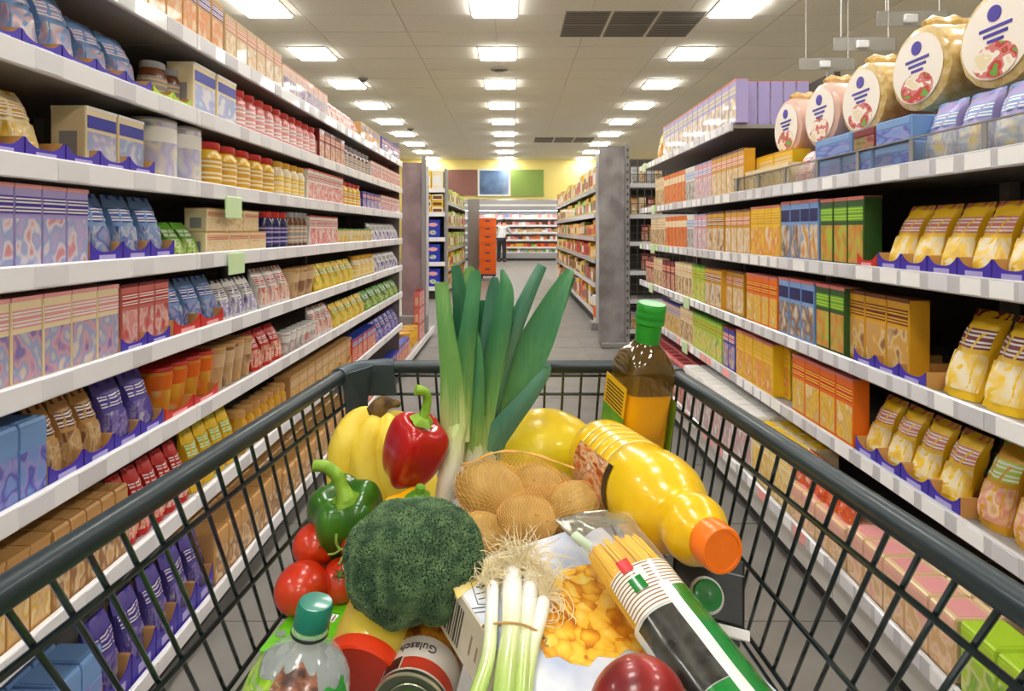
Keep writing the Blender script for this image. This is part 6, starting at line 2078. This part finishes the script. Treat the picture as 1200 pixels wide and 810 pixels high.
tring(RT * 0.976, 0.009, 0.022, mat('tin_label_red', (196, 62, 40), rough=0.35, coat=0.3), 'red_band', PI - 1.9, PI)
tring(RT * 0.976, 0.009, 0.024, mat('tin_label_black', (34, 36, 30), rough=0.35, coat=0.3), 'dark_patch', PI - 2.5, PI - 1.95)
tring(RT * 0.976, 0.048, 0.097, ramp_mat('tin_picture', [(120, 60, 16), (196, 130, 30), (150, 84, 24), (210, 160, 60)], scale=4.0, rough=0.35, constant=False), 'food_picture')
tx = text_part('lettering', 'Gulasch', 0.0125, mat('tin_ink', (70, 60, 60), rough=0.5), t, Matrix.Identity(4))
for vv in tx.data.vertices:
    a = PI / 2 - 0.05 - vv.co.x / RT
    z = 0.035 - vv.co.y
    r = RT * 0.980 + vv.co.z
    vv.co = Vector((r * math.cos(a), r * math.sin(a), z))

# ---- green carton under the tomatoes
M_gcart = mat('green_carton_card', (86, 190, 20), rough=0.35, coat=0.4, var=(20.0, (112, 206, 34), 1.0))
gx = P(352, 742, .64)
Mgc = Matrix.Translation((gx.x, gx.y + 0.03, ZF + 0.006)) @ Matrix.Rotation(-0.20, 4, 'Z')
t = thing('green_carton', 'bright green carton lying below the tomatoes behind the water bottle', 'carton', M=Mgc)
gh = gx.z - ZF - 0.006
part('card_body', gbox(-0.025, 0.085, -0.06, 0.09, 0, gh, 0.002), M_gcart, t, smooth=False)
part('barcode_patch', gbox(0.012, 0.034, -0.006, 0.006, gh, gh + 0.0005), M_wht, t, smooth=False)
for k in range(4):
    part('barcode_bar', gbox(0.015 + 0.005 * k, 0.0165 + 0.005 * k, -0.005, 0.005, gh + 0.0005, gh + 0.0008), M_inkd, t, smooth=False)
part('round_mark', moved(lathe([(0.006, gh), (0.006, gh + 0.0006)], 20), (-0.015, -0.035, 0)), mat('grey_mark', (130, 150, 130), rough=0.4), t)
part('crease_line', gbox(-0.024, 0.084, 0.008, 0.0088, gh, gh + 0.0004), mat('green_dark', (60, 140, 20), rough=0.4), t, smooth=False)

# ---- water bottle
M_pet = mat('clear_pet', (216, 226, 226), rough=0.06, alpha=0.34, coat=1.0)
M_teal = mat('cap_teal', (10, 124, 104), rough=0.3, coat=0.4)
wc = P(366, 726, .50)
axw = Vector((0.19, 0.06, 0.97)).normalized()
LW = 0.205
Mw = frame(wc - axw * (LW - 0.010), axw, (0, -1, 0))
t = thing('water_bottle', 'clear plastic water bottle with a teal cap and leaf label', 'bottle', M=Mw)
wp = [(0.030, 0.0), (0.039, 0.006), (0.043, 0.02), (0.0445, 0.085), (0.0450, 0.125), (0.0440, 0.140), (0.0400, 0.153), (0.0320, 0.164), (0.0225, 0.171), (0.0155, 0.175), (0.0128, 0.178), (0.0128, 0.186), (0.0155, 0.187), (0.0155, 0.189), (0.0125, 0.190), (0.0125, 0.2)]
part('bottle_body', lathe(wp, 40), M_pet, t, angle=50)
cpw = part('cap', lathe([(0.0150, 0.1905), (0.0155, 0.1915), (0.0152, 0.2075), (0.0140, 0.2105), (0.012, 0.2108)], 60, mod=lambda a, k: 1 + (0.012 * math.cos(30 * a) if 0.1 < k < 0.6 else 0.0)), M_teal, t, angle=30)
part('neck_ring', lathe([(0.0162, 0.1840), (0.0166, 0.1855), (0.0162, 0.187)], 30, cap=False), mat('neck_ring_dark', (24, 40, 38), rough=0.2, coat=0.6), t)
def wr(z):
    for (r0, z0), (r1, z1) in zip(wp, wp[1:]):
        if z0 <= z <= z1:
            return r0 + (r1 - r0) * (z - z0) / (z1 - z0)
    return wp[-1][0]
def wpatch(nm, a0, a1, z0, z1, m, off=0.0006, wav=0.0):
    # front of the bottle: local angle towards the cart handle is +y
    def fn(u, v):
        a = math.radians(a0 + (a1 - a0) * v)
        z = z0 + (z1 - z0) * u + wav * math.sin(v * 9) * u
        r = wr(z) + off
        return (r * math.cos(a), r * math.sin(a), z)
    return part(nm, surf(fn, 10, 18), m, t)
lbl = wpatch('sleeve_label', 0, 360, 0.02, 0.150, mat('sleeve_white', (232, 236, 230), rough=0.3, coat=0.4))
wpatch('leaf_print', 0, 78, 0.03, 0.160, ramp_mat('leaf_print', [(96, 170, 20), (150, 206, 40), (190, 224, 90), (110, 186, 30)], scale=2.5, rough=0.3, coat=0.4, constant=False, stretch=(1, 1, 3)), 0.0010, 0.002)
wpatch('brown_print', 66, 128, 0.085, 0.170, ramp_mat('brown_print', [(60, 34, 22), (110, 64, 44), (150, 96, 70), (90, 50, 34)], scale=4.0, rough=0.3, coat=0.4, constant=False), 0.0014, -0.003)
wpatch('green_print', 134, 172, 0.05, 0.157, mat('sleeve_green', (40, 150, 50), rough=0.3, coat=0.4), 0.0010, 0.002)
